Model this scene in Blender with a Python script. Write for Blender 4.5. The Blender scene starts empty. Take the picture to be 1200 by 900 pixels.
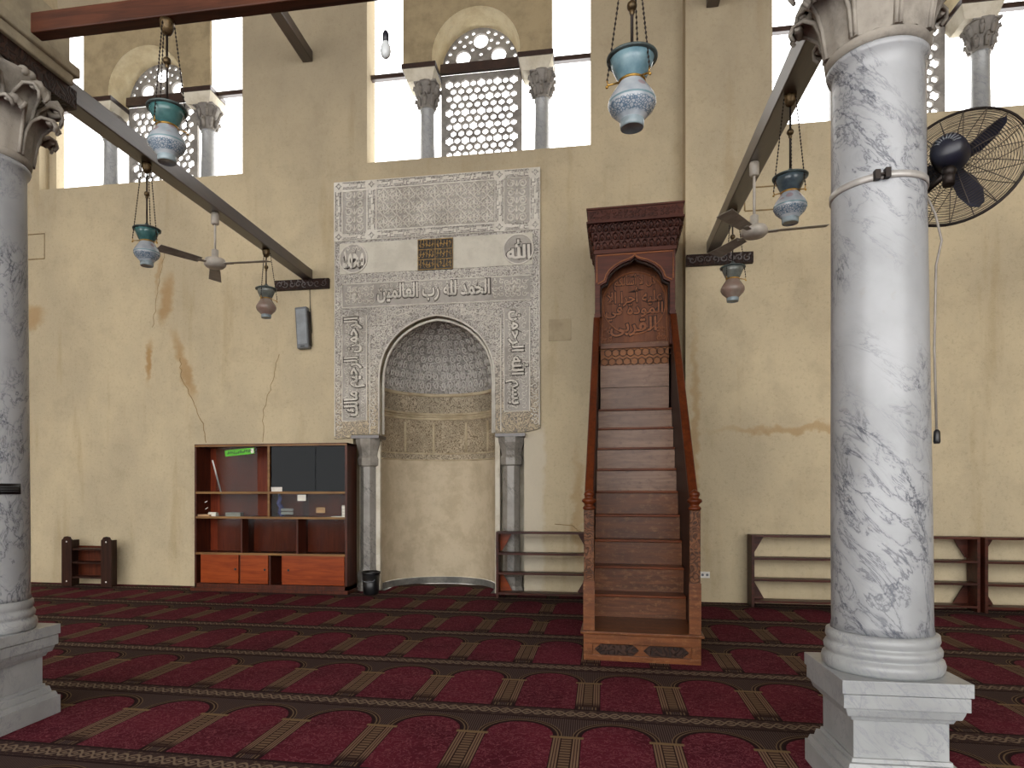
import bpy, math, random
from math import sin, cos, pi, radians as R, sqrt, hypot, atan2
from mathutils import Vector, Matrix
random.seed(7)
SC = bpy.context.scene
COL = SC.collection

# ------------------------------------------------------------------ helpers
def lin(c):
    return tuple(((v/255)/12.92 if v/255 <= .04045 else ((v/255+.055)/1.055)**2.4) for v in c)

class MB:
    """collects simple shapes; build() links them as ONE mesh object"""
    def __init__(s, o=(0, 0, 0)):
        s.v = []; s.f = []; s.o = Vector(o); s.sm = []
    def add(s, vs, fs, smooth=False):
        n = len(s.v); s.v += [Vector(p) for p in vs]
        for f in fs:
            s.f.append([i+n for i in f]); s.sm.append(smooth)
    def box(s, x0, x1, y0, y1, z0, z1):
        s.add([(x0,y0,z0),(x1,y0,z0),(x1,y1,z0),(x0,y1,z0),(x0,y0,z1),(x1,y0,z1),(x1,y1,z1),(x0,y1,z1)],
              [(0,3,2,1),(4,5,6,7),(0,1,5,4),(1,2,6,5),(2,3,7,6),(3,0,4,7)])
    def hexa(s, lo, hi):           # 4 lower + 4 upper corners
        s.add(lo+hi, [(0,3,2,1),(4,5,6,7),(0,1,5,4),(1,2,6,5),(2,3,7,6),(3,0,4,7)])
    def bar(s, a, b, w, h, w2=None, h2=None):   # rectangular bar from a to b (centre line)
        a = Vector(a); b = Vector(b); w2 = w2 or w; h2 = h2 or h
        d = (b-a).normalized(); sd = d.cross(Vector((0,0,1)))
        if sd.length < 1e-4: sd = Vector((1,0,0))
        sd.normalize(); up = sd.cross(d)
        q = lambda p, w, h: [p-sd*w/2-up*h/2, p+sd*w/2-up*h/2, p+sd*w/2+up*h/2, p-sd*w/2+up*h/2]
        s.add(q(a,w,h)+q(b,w2,h2), [(0,1,2,3),(7,6,5,4),(0,4,5,1),(1,5,6,2),(2,6,7,3),(3,7,4,0)])
    def lathe(s, prof, c=(0,0,0), n=32, a0=0, a1=2*pi, caps=True, sm=True):
        full = abs(a1-a0-2*pi) < 1e-6; m = n if full else n+1
        vs = []; fs = []
        for r, z in prof:
            for i in range(m):
                a = a0+(a1-a0)*i/n
                vs.append((c[0]+r*cos(a), c[1]+r*sin(a), c[2]+z))
        for j in range(len(prof)-1):
            for i in range(n):
                k = (i+1) % m
                fs.append((j*m+i, j*m+k, (j+1)*m+k, (j+1)*m+i))
        s.add(vs, fs, sm)
        if caps and full:
            for j, rev in ((0, 1), (len(prof)-1, 0)):
                if prof[j][0] > 1e-4:
                    l = [len(s.v)-len(vs)+j*m+i for i in range(m)]
                    s.f.append(l[::-1] if rev else l); s.sm.append(False)
    def tube(s, pts, r, n=8, closed=False, taper=None):
        P = [Vector(p) for p in pts]; vs = []; fs = []; L = len(P); up = None
        for i, p in enumerate(P):
            if closed: d = P[(i+1) % L]-P[i-1]
            else: d = P[min(i+1, L-1)]-P[max(i-1, 0)]
            d.normalize()
            if up is None:
                up = Vector((0,0,1)) if abs(d.z) < .9 else Vector((1,0,0))
            a = d.cross(up)
            if a.length < 1e-5: a = d.cross(Vector((0,1,.3)))
            a.normalize(); up = a.cross(d).normalized()
            rr = r*(taper[i] if taper else 1)
            for k in range(n):
                t = 2*pi*k/n; vs.append(p+a*cos(t)*rr+up*sin(t)*rr)
        for i in range(L if closed else L-1):
            j = (i+1) % L
            for k in range(n):
                fs.append((i*n+k, i*n+(k+1) % n, j*n+(k+1) % n, j*n+k))
        s.add(vs, fs, True)
        if not closed:
            b = len(s.v)-len(vs)
            s.f += [[b+k for k in range(n)][::-1], [b+(L-1)*n+k for k in range(n)]]; s.sm += [False, False]
    def ball(s, c, r, n=10, sz=1):
        s.lathe([(r*sin(pi*i/n)+1e-5, -r*sz*cos(pi*i/n)) for i in range(n+1)], c, n+4, caps=False)
    def prism(s, poly, y0, y1, ax='y'):       # polygon in XZ (ax y), YZ (ax x) or XY (ax z)
        n = len(poly)
        m = {'y': lambda a, b, t: (a, t, b), 'x': lambda a, b, t: (t, a, b), 'z': lambda a, b, t: (a, b, t)}[ax]
        vs = [m(a, b, y0) for a, b in poly]+[m(a, b, y1) for a, b in poly]
        s.add(vs, [list(range(n))[::-1], [n+i for i in range(n)]]+[(i, (i+1) % n, n+(i+1) % n, n+i) for i in range(n)])
    def strip(s, pts, w, y, d=.012, taper=True):  # raised ribbon on an XZ face at depth y, standing d proud (towards -Y)
        L = len(pts); vs = []
        for i, (x, z) in enumerate(pts):
            a = pts[max(i-1, 0)]; b = pts[min(i+1, L-1)]
            dx, dz = b[0]-a[0], b[1]-a[1]; l = hypot(dx, dz) or 1
            ww = w/2*(1 if not taper else (.35+.65*sin(pi*(i+.3)/(L-.4))))
            nx, nz = -dz/l, dx/l
            vs += [(x-nx*ww*1.25, y, z-nz*ww*1.25), (x-nx*ww*.8, y-d, z-nz*ww*.8), (x+nx*ww*.8, y-d, z+nz*ww*.8), (x+nx*ww*1.25, y, z+nz*ww*1.25)]
        fs = []
        for i in range(L-1):
            for k in range(3):
                fs.append((4*i+k, 4*i+k+1, 4*i+5+k, 4*i+4+k))
        s.add(vs, fs)
    def join_mesh(s, me, fn):
        s.add([fn(v.co) for v in me.vertices], [list(p.vertices) for p in me.polygons])
    def build(s, name, m, parent=None, smooth=None, loc=None, bevel=0):
        me = bpy.data.meshes.new(name)
        me.from_pydata([p-s.o for p in s.v], [], s.f); me.validate()
        if len(me.polygons) == len(s.sm):
            me.polygons.foreach_set('use_smooth', s.sm if smooth is None else [smooth]*len(s.sm))
        me.materials.append(m)
        o = bpy.data.objects.new(name, me); COL.objects.link(o)
        if parent: o.parent = parent
        elif loc is not None: o.location = loc
        else: o.location = s.o
        if bevel:
            b = o.modifiers.new('bevel', 'BEVEL'); b.width = bevel; b.segments = 2; b.limit_method = 'ANGLE'; b.angle_limit = R(40)
        return o

def tag(o, label=None, cat=None, group=None, kind=None):
    if label: o['label'] = label
    if cat: o['category'] = cat
    if group: o['group'] = group
    if kind: o['kind'] = kind
    return o
def thing(name, label, cat, loc=(0,0,0), rz=0, group=None, kind=None):
    o = bpy.data.objects.new(name, None); COL.objects.link(o)
    o.location = loc; o.rotation_euler = (0,0,rz); o.empty_display_size = .1
    return tag(o, label, cat, group, kind)
def copy_tree(o, parent=None):
    c = o.copy(); COL.objects.link(c)
    if parent: c.parent = parent
    for ch in [x for x in bpy.data.objects if x.parent == o]: copy_tree(ch, c)
    return c

def curve_mesh(outlines, depth, bevel=0):
    """filled 2D outlines (first outer, rest holes) -> mesh, extruded depth"""
    cu = bpy.data.curves.new('c', 'CURVE'); cu.dimensions = '2D'; cu.fill_mode = 'BOTH'; cu.extrude = depth/2
    for pts in outlines:
        sp = cu.splines.new('POLY'); sp.points.add(len(pts)-1)
        for p, (x, y) in zip(sp.points, pts): p.co = (x, y, 0, 1)
        sp.use_cyclic_u = True
    o = bpy.data.objects.new('c', cu); COL.objects.link(o)
    bpy.context.view_layer.update()
    me = bpy.data.meshes.new_from_object(o.evaluated_get(bpy.context.evaluated_depsgraph_get()))
    bpy.data.objects.remove(o); bpy.data.curves.remove(cu)
    return me
def plate(mb, outlines, y0, y1):
    me = curve_mesh(outlines, y1-y0); ym = (y0+y1)/2
    mb.join_mesh(me, lambda c: (c.x, ym-c.z, c.y)); bpy.data.meshes.remove(me)
rect = lambda x0, x1, z0, z1: [(x0,z0),(x1,z0),(x1,z1),(x0,z1)]
circ = lambda x, z, r, n=12, a=0: [(x+r*cos(a+2*pi*i/n), z+r*sin(a+2*pi*i/n)) for i in range(n)]
star = lambda x, z, r, n=6, q=.62, a=pi/2: [(x+(r if i % 2 == 0 else r*q)*cos(a+pi*i/n), z+(r if i % 2 == 0 else r*q)*sin(a+pi*i/n)) for i in range(2*n)]

# ---- Arabic lettering: joins letters with presentation forms, laid out right to left
AR = {'ا':0xFE8D,'أ':0xFE83,'ب':0xFE8F,'ة':0xFE93,'ت':0xFE95,'ث':0xFE99,'ج':0xFE9D,'ح':0xFEA1,'خ':0xFEA5,'د':0xFEA9,'ذ':0xFEAB,'ر':0xFEAD,'ز':0xFEAF,'س':0xFEB1,'ش':0xFEB5,'ص':0xFEB9,'ض':0xFEBD,'ط':0xFEC1,'ظ':0xFEC5,'ع':0xFEC9,'غ':0xFECD,'ف':0xFED1,'ق':0xFED5,'ك':0xFED9,'ل':0xFEDD,'م':0xFEE1,'ن':0xFEE5,'ه':0xFEE9,'و':0xFEED,'ى':0xFEEF,'ي':0xFEF1}
NOJ = set('اأدذرزوةى')
def shape(t):
    out = []
    for w in t.split(' '):
        if w == 'الله': out.append([0xFDF2]); continue
        g = []; i = 0
        while i < len(w):
            ch = w[i]; pj = i > 0 and w[i-1] not in NOJ
            if ch == 'ل' and i+1 < len(w) and w[i+1] in 'اأ':
                g.append((0xFEFB if w[i+1] == 'ا' else 0xFEF7)+(1 if pj else 0)); i += 2; continue
            nj = ch not in NOJ and i+1 < len(w)
            b = AR[ch]
            g.append(b+((3 if nj else 1) if pj else (2 if nj else 0))); i += 1
        out.append(g)
    return ' '.join(''.join(chr(c) for c in reversed(g)) for g in reversed(out))
def text_mesh(t, extrude, offset=0, bevel=0):
    cu = bpy.data.curves.new('t', 'FONT'); cu.body = shape(t); cu.extrude = extrude; cu.offset = offset; cu.resolution_u = 3
    if bevel: cu.bevel_depth = bevel; cu.bevel_resolution = 0
    o = bpy.data.objects.new('t', cu); COL.objects.link(o); bpy.context.view_layer.update()
    me = bpy.data.meshes.new_from_object(o.evaluated_get(bpy.context.evaluated_depsgraph_get()))
    bpy.data.objects.remove(o); bpy.data.curves.remove(cu)
    return me
CUTS = []
def put_text(mb, t, x0, x1, z0, z1, y, d=.012, rot=0, offset=.012):
    """lettering filling the box on an XZ face at y, standing d proud; rot -90: reads upward"""
    me = text_mesh(t, 1.0, offset); CUTS.append((t, x0, x1, z0, z1, y, rot, offset))
    X = [v.co.x for v in me.vertices]; Y = [v.co.y for v in me.vertices]
    ax, bx, ay, by = min(X), max(X), min(Y), max(Y)
    def fn(c):
        u = (c.x-ax)/(bx-ax); v = (c.y-ay)/(by-ay); yy = y-d*(c.z+1)/2
        if rot == -90: return (x0+(x1-x0)*v, yy, z0+(z1-z0)*(1-u))
        if rot == 90: return (x1-(x1-x0)*v, yy, z0+(z1-z0)*u)
        return (x0+(x1-x0)*u, yy, z0+(z1-z0)*v)
    mb.join_mesh(me, fn); bpy.data.meshes.remove(me)

# ---- relief ornament
def spiral(cx, cz, r, turns=1.4, a0=0, hand=1, n=13):
    return [(cx+r*(1-.85*i/n)*cos(a0+hand*2*pi*turns*i/n), cz+r*(1-.85*i/n)*sin(a0+hand*2*pi*turns*i/n)) for i in range(n+1)]
def scrolls(mb, x0, x1, z0, z1, y, s=.12, w=.018, d=.012, keep=None):
    nx = max(1, round((x1-x0)/s)); nz = max(1, round((z1-z0)/s)); sx = (x1-x0)/nx; sz = (z1-z0)/nz
    for i in range(nx):
        for j in range(nz):
            cx = x0+(i+.5)*sx+random.uniform(-.06,.06)*s; cz = z0+(j+.5)*sz+random.uniform(-.06,.06)*s
            if keep and not keep(cx, cz): continue
            h = 1 if (i+j) % 2 else -1
            mb.strip(spiral(cx, cz, min(sx, sz)*.5, random.choice((1.1,1.3)), random.choice((0,1,2,3))*pi/2+.5, h, 11), w, y, d)
            a = random.uniform(0, pi)
            mb.strip([(cx+cos(a)*sx*.65*t, cz+sin(a)*sz*.65*t) for t in (.45,.75,1.05)], w*1.3, y, d*.8)
def meander(mb, x0, x1, z0, z1, y, w=.014, d=.01, vert=False):
    """border of interlocked bars"""
    L = (z1-z0) if vert else (x1-x0); W = (x1-x0) if vert else (z1-z0); n = max(1, round(L/.26)); s = L/n
    P = (lambda a, b: (x0+b, z0+a)) if vert else (lambda a, b: (x0+a, z0+b))
    for k in (.08, .92): mb.strip([P(0, W*k), P(L, W*k)], w, y, d, False)
    for i in range(n):
        a = i*s
        mb.strip([P(a+.01, W*.3), P(a+s*.62, W*.3), P(a+s*.62, W*.55)], w, y, d, False)
        mb.strip([P(a+s*.3, W*.52), P(a+s*.3, W*.74), P(a+s*.97, W*.74)], w, y, d, False)
        mb.strip([P(a+s*.8, W*.1), P(a+s*.8, W*.5), P(a+s*.97, W*.5)], w, y, d, False)

# ------------------------------------------------------------------ materials
class G:
    """tiny expression layer over shader nodes"""
    def __init__(s, name):
        s.m = bpy.data.materials.new(name); s.m.use_nodes = True; s.t = s.m.node_tree
        s.b = s.t.nodes['Principled BSDF']; s.out = s.t.nodes['Material Output']
    def n(s, typ, ins=None, **kw):
        nd = s.t.nodes.new(typ)
        for k, v in kw.items(): setattr(nd, k, v)
        for k, v in (ins or {}).items(): s.set(nd.inputs[k], v)
        return nd
    def set(s, sock, v):
        if isinstance(v, bpy.types.NodeSocket): s.t.links.new(v, sock)
        elif isinstance(v, E_): s.t.links.new(v.s, sock)
        else: sock.default_value = v
    def math(s, op, a, b=0., c=None):
        nd = s.t.nodes.new('ShaderNodeMath'); nd.operation = op; s.set(nd.inputs[0], a); s.set(nd.inputs[1], b)
        if c is not None: s.set(nd.inputs[2], c)
        return E_(s, nd.outputs[0])
    def obj(s): return s.n('ShaderNodeTexCoord').outputs['Object']
    def pos(s): return s.n('ShaderNodeNewGeometry').outputs['Position']
    def xyz(s, v):
        nd = s.n('ShaderNodeSeparateXYZ', {0: v}); return [E_(s, o) for o in nd.outputs]
    def vec(s, x, y, z=0.): return s.n('ShaderNodeCombineXYZ', {0: x, 1: y, 2: z}).outputs[0]
    def scale(s, v, k): return s.n('ShaderNodeMapping', {'Vector': v, 'Scale': k}).outputs[0]
    def noise(s, v, sc, det=4., rough=.55, dist=0.):
        return E_(s, s.n('ShaderNodeTexNoise', {'Vector': v, 'Scale': sc, 'Detail': det, 'Roughness': rough, 'Distortion': dist}).outputs[0])
    def voro(s, v, sc, feature='F1', rnd=1., out='Distance'):
        return E_(s, s.n('ShaderNodeTexVoronoi', {'Vector': v, 'Scale': sc, 'Randomness': rnd}, feature=feature).outputs[out])
    def wave(s, v, sc, dist=0., det=2., dsc=1., **kw):
        return E_(s, s.n('ShaderNodeTexWave', {'Vector': v, 'Scale': sc, 'Distortion': dist, 'Detail': det, 'Detail Scale': dsc}, **kw).outputs['Fac'])
    def mix(s, f, a, b, mode='MIX'):
        nd = s.n('ShaderNodeMix', data_type='RGBA', blend_type=mode)
        s.set(nd.inputs[0], f); s.set(nd.inputs[6], s.c(a)); s.set(nd.inputs[7], s.c(b)); return nd.outputs[2]
    def c(s, a): return (*lin(a), 1) if isinstance(a, tuple) and len(a) == 3 else a
    def ramp(s, f, a, b):   # smooth 0..1 between a and b
        nd = s.n('ShaderNodeMapRange', {'Value': f, 'From Min': a, 'From Max': b}, interpolation_type='SMOOTHSTEP'); return E_(s, nd.outputs[0])
    def bump(s, h, st=.4, dist=.02, norm=None):
        nd = s.n('ShaderNodeBump', {'Height': h, 'Strength': st, 'Distance': dist})
        if norm: s.set(nd.inputs['Normal'], norm)
        return nd.outputs[0]
    def fin(s, col, rough=.6, norm=None, metal=0., spec=.5, coat=0.):
        s.set(s.b.inputs['Base Color'], s.c(col)); s.set(s.b.inputs['Roughness'], rough); s.b.inputs['Metallic'].default_value = metal
        s.set(s.b.inputs['Specular IOR Level'], spec); s.b.inputs['Coat Weight'].default_value = coat
        if norm: s.set(s.b.inputs['Normal'], norm)
        return s.m
class E_:
    def __init__(s, g, sock): s.g = g; s.s = sock
    def __add__(s, o): return s.g.math('ADD', s, o)
    __radd__ = __add__
    def __mul__(s, o): return s.g.math('MULTIPLY', s, o)
    __rmul__ = __mul__
    def __sub__(s, o): return s.g.math('SUBTRACT', s, o)
    def __rsub__(s, o): return s.g.math('SUBTRACT', o, s)
    def __truediv__(s, o): return s.g.math('DIVIDE', s, o)
    def __gt__(s, o): return s.g.math('GREATER_THAN', s, o)
    def __lt__(s, o): return s.g.math('LESS_THAN', s, o)
    def frac(s): return s.g.math('FRACT', s)
    def abs(s): return s.g.math('ABSOLUTE', s)
    def sin(s): return s.g.math('SINE', s)
    def sqrt(s): return s.g.math('SQRT', s)
    def max(s, o): return s.g.math('MAXIMUM', s, o)
    def min(s, o): return s.g.math('MINIMUM', s, o)

def plain(name, col, rough=.6, var=.12, sc=8., metal=0., bump=0., spec=.5):
    g = G(name); o = g.obj(); n = g.noise(o, sc)
    d = tuple(int(v*(1-var)) for v in col); l = tuple(min(255, int(v*(1+var))) for v in col)
    nm = g.bump(g.noise(o, sc*8), bump, .004) if bump else None
    return g.fin(g.mix(g.ramp(n, .3, .7), d, l), rough, nm, metal, spec)
def wood(name, a, b, rough=.45, along='x', sc=1., carve=0., spec=.22, worn=None):
    g = G(name); o = g.obj()
    k = {'x': (1.2, 14, 14), 'y': (14, 1.2, 14), 'z': (14, 14, 1.2)}[along]
    v = g.scale(o, tuple(q*sc for q in k))
    n = g.noise(v, 1.6, 5., .6, .8); n2 = g.noise(o, 1.7, 3.)
    col = g.mix(g.ramp(n*.75+n2*.35, .35, .75), a, b)
    h = n*.4
    if worn:
        w = g.ramp(g.noise(g.scale(o, (5, 5, 9)), 3., 6., .7), .5, .68); col = g.mix(w*.5, col, worn)
    if carve:
        c = (g.noise(o, carve*.6, .6, .4, .4)*36.).sin()
        e = g.ramp(c, -.7, .3); col = g.mix(e, g.mix(.6, col, (14, 9, 8)), col); h = e*1.0+n*.1
    return g.fin(col, rough, g.bump(h, .6 if carve else .25, .012 if carve else .004), 0, spec)
def carved(name, light, dark, sc=11., stretch=(1,1,1), depth=.015, warm=None, k=34.):
    """stone or stucco covered with fine carved swirling stems, dirt and crevice shade coloured into the cuts"""
    g = G(name); o = g.scale(g.obj(), stretch)
    n1 = g.noise(o, sc*.62, .6, .4, .35); sw = ((n1*k).sin())
    cell = g.voro(o, sc*1.15, 'F1'); dot = g.ramp(cell, .22, .30)
    e = g.ramp(sw, -.75, .25); h = e*.75+dot*.35
    n = g.noise(g.obj(), 2.3, 4.)
    lite = g.mix(g.ramp(n, .35, .7), light, tuple(int(v*.88) for v in light))
    if warm:
        z = g.xyz(g.pos())[2]
        lite = g.mix(g.ramp(z+n*.8, 4.2, 2.6), lite, warm)
    return g.fin(g.mix(g.ramp(h, .15, .95), dark, lite), .85, g.bump(h, .8, depth), 0, .2)

def m_wall():
    g = G('aged_plaster'); p = g.pos(); x, y, z = g.xyz(p)
    big = g.noise(g.scale(p, (.7, .7, .45)), 1.1, 5., .6); mid = g.noise(p, 2.6, 6., .65); fine = g.noise(p, 24., 4., .7)
    col = g.mix(g.ramp(big, .35, .68), (205, 190, 158), (185, 172, 145))
    col = g.mix(g.ramp(mid, .46, .74)*.38, col, (164, 150, 124))
    col = g.mix(g.ramp(g.noise(g.scale(p, (3, 3, .4)), 1.3, 4.), .54, .75)*.35, col, (160, 138, 98))
    col = g.mix(g.ramp(fine, .5, .75)*.26, col, (128, 112, 86)); col = g.mix(g.ramp(g.noise(g.scale(p, (1, 1, 2.6)), 46., 3., .7), .5, .72)*.22, col, (222, 210, 178))
    col = g.mix(g.ramp((x+.80+(mid-.5)*.25).abs(), .2, .12)*g.ramp(z+mid*.5, 2.75, 2.5)*.7, col, (214, 206, 188))
    col = g.mix(g.ramp(z+mid*1.4, 1.3, .35)*.55, col, (194, 178, 146))
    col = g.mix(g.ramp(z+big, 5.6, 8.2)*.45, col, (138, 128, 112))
    # old water stains running down the plaster
    wob = g.noise(g.scale(p, (1, 1, 1.4)), 3.2, 3.)
    for cx, cz, rx, rz, k, s in ((-6.92,3.55,.06,.38,.7,0), (-6.62,4.55,.12,.42,.55,.12), (-6.30,3.45,.10,.62,.55,-.35), (-9.05,4.35,.28,.2,.5,0), (3.0,2.32,1.4,.07,.45,0), (-.15,1.2,.1,1.0,.4,0), (1.42,2.0,.07,2.0,.4,0), (-6.75,5.0,.05,.4,.4,.1)):
        dx = (x-cx-(z-cz)*s+(wob-.5)*.28)/rx; dz = (z-cz+(mid-.5)*.5)/rz
        col = g.mix(g.ramp((dx*dx+dz*dz).sqrt(), 1.25, .35)*k, col, (160, 118, 58))
    h = mid*.5+fine*.25
    return g.fin(col, .92, g.bump(h, .35, .03), 0, .15)

def m_plaster(name, a, b, z0=None):
    g = G(name); p = g.pos(); n = g.noise(p, 3.4, 6., .66); f = g.noise(p, 21., 4., .7)
    col = g.mix(g.ramp(n, .38, .66), a, b); col = g.mix(g.ramp(f, .55, .78)*.35, col, tuple(int(v*.72) for v in a))
    return g.fin(col, .9, g.bump(n*.6+f*.3, .5, .025), 0, .15)

def m_marble(name='veined_marble', base=(172, 175, 179), vein=(80, 84, 94), sc=1.):
    g = G(name); o = g.obj()
    r = g.n('ShaderNodeMapping', {'Vector': o, 'Rotation': (R(20), R(38), R(25)), 'Scale': (sc, sc, sc)}).outputs[0]
    n = g.noise(o, 1.6*sc, 5.); m = g.ramp(g.noise(g.scale(r, (1, 1, .35)), 2.2, 3.), .36, .56)
    q = g.scale(r, (2.6, 2.6, .8)); a1 = (g.noise(q, 1.5, 8., .62, .5)-.5).abs(); a2 = (g.noise(q, 3.6, 8., .65, .9)-.47).abs()
    v = g.ramp(a1, .018, .0)*.75*m+g.ramp(a2, .022, .0)*.6*m+g.ramp(a2, .10, .0)*.18*m
    cl = g.mix(g.ramp(n, .3, .7), tuple(int(q*.86) for q in base), base)
    cl = g.mix(g.ramp(g.noise(o, .9*sc, 4., .6, 2.), .5, .75)*.4, cl, tuple(int(q*.82) for q in base))
    col = g.mix(v.min(1.), cl, vein)
    col = g.mix(g.ramp(g.noise(o, 18., 4.), .62, .75)*.25, col, (150, 145, 138))
    return g.fin(col, .32, g.bump(n, .05, .01), 0, .5)

def m_carpet():
    g = G('prayer_carpet_pile'); p = g.pos(); X, Y, Z = g.xyz(p)
    K = .02
    y = (Y+X*K-4.40)/1.175+10.; x = (X-Y*K-.485+(y < 10.)*.11)/.587+20.
    u = x.frac(); v = y.frac()              # u=0 on a pillar centre, v=0 at near edge of the border band
    du = (u-.5).abs()                       # 0 in arch middle, .5 at pillar centre
    xm = du*.587; vm = v*1.175               # metres
    dirt = g.noise(p, 1.4, 4.)
    sw = g.noise(g.scale(p, (1, 1, 1)), 14., 3., .6, 1.8)
    swirl = g.ramp((sw-.5).abs(), .036, .010)
    field = g.mix(g.ramp(dirt, .3, .7), (98, 31, 46), (76, 22, 35))
    field = g.mix(swirl*.8, field, (132, 70, 80))
    # arch head: semi-ellipse, springing at vm=.90, half-width .215, rise .18
    ax = xm/.222; az = ((vm-.86).max(0.))/.235
    ar = (ax*ax+az*az).sqrt()
    inside = ar < 1.
    spand = g.mix(g.ramp(g.wave(g.vec(X*1.0, Y*.2), 22.), .35, .65)*.8, (48, 34, 34), (92, 76, 70))
    outl = ((ar > .93)*(ar < 1.0)); o2 = ((ar > 1.05)*(ar < 1.09)+(ar > 1.15)*(ar < 1.18)).min(1.); o3 = ((ar > 1.0)*(ar < 1.05)+(ar > 1.09)*(ar < 1.15)).min(1.)
    col = g.mix(inside, spand, field)
    col = g.mix(outl, col, (38, 18, 22)); col = g.mix(o2*.8, col, (118, 96, 72)); col = g.mix(o3*.9, col, (40, 26, 26))
    # pillars between the arches
    pu = .2935-xm                           # distance from the pillar centre
    st = (pu < .082)*(vm < .84)*(vm > .27)
    rung = g.ramp((vm*26.).frac(), .35, .5)
    midc = g.mix(rung, (70, 48, 40), (116, 94, 74))
    sl = ((pu-.035)*62.).frac()
    side = g.mix((sl-.5).abs() > .3, (126, 102, 82), (70, 44, 40))
    pc = g.mix(pu < .03, side, midc)
    pc = g.mix(((pu > .03)*(pu < .037)), pc, (40, 24, 22))
    pc = g.mix(g.ramp(vm, .40, .27)*.9, pc, (36, 16, 20))
    col = g.mix(st, col, pc)
    cap = (pu < .10)*(vm > .83)*(vm < .865); col = g.mix(cap, col, (124, 102, 74))
    # border band
    bd = vm < .215
    bw = g.wave(g.vec(X*1., (vm-.108)*1.), 9., 0.)
    ch = ((vm-.108)-((x*2*pi*4.).sin())*.040).abs(); ch2 = ((vm-.108)+((x*2*pi*4.).sin())*.040).abs(); dia = ((vm-.108).abs()*1.+(((x*8.).frac()-.5).abs())*.06)
    chain = g.math('MAXIMUM', g.ramp(ch, .014, .007), g.ramp(ch2, .014, .007)).max(g.ramp(dia, .018, .010))
    bc = g.mix(chain*.85, (62, 46, 44), (136, 118, 100))
    bc = g.mix(g.noise(p, 40., 2.) > .58, bc, g.mix(.4, bc, (122, 102, 82)))
    edge = ((vm < .022)+(vm > .19)+((vm > .036)*(vm < .046))).min(1.); bc = g.mix(edge*.9, bc, (34, 20, 22))
    col = g.mix(bd, col, bc)
    pile = g.noise(p, 130., 2.)
    col = g.mix(pile*.45, col, g.mix(.5, col, (10, 4, 6)))
    return g.fin(col, .95, g.bump(pile, .5, .006), 0, .1)

def m_glass(name='pane_glass', tint=(225, 228, 228), refl=.13):
    g = G(name)
    t = g.n('ShaderNodeBsdfTransparent', {0: g.c(tint)}); gl = g.n('ShaderNodeBsdfGlossy', {0: (.9, .93, .95, 1), 'Roughness': .06})
    fr = g.n('ShaderNodeFresnel', {'IOR': 1.5})
    k = E_(g, fr.outputs[0])*refl
    mx = g.n('ShaderNodeMixShader', {0: k, 1: t.outputs[0], 2: gl.outputs[0]}); g.set(g.out.inputs[0], mx.outputs[0]); return g.m
def m_lampglass(name, a, b, pat=0., band=None):
    g = G(name); o = g.obj(); x, y, z = g.xyz(o)
    n = g.noise(o, 9., 4.)
    col = g.mix(g.ramp(n, .3, .7), a, b)
    if pat:
        e = g.ramp(g.voro(o, 62., 'DISTANCE_TO_EDGE'), .05, .16); msk = g.ramp(z, .122, .115)*g.ramp(z, .058, .066)
        col = g.mix((1.-e)*msk, col, (92, 118, 142))
        col = g.mix(g.ramp(g.voro(o, 13.), .42, .30)*g.ramp(z, .165, .18)*.6, col, (164, 122, 128))
        col = g.mix(g.ramp((z-.135).abs(), .007, .004), col, (120, 150, 160))
    g.set(g.b.inputs['Transmission Weight'], .25)
    return g.fin(col, .22, None, 0, .6)

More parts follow.
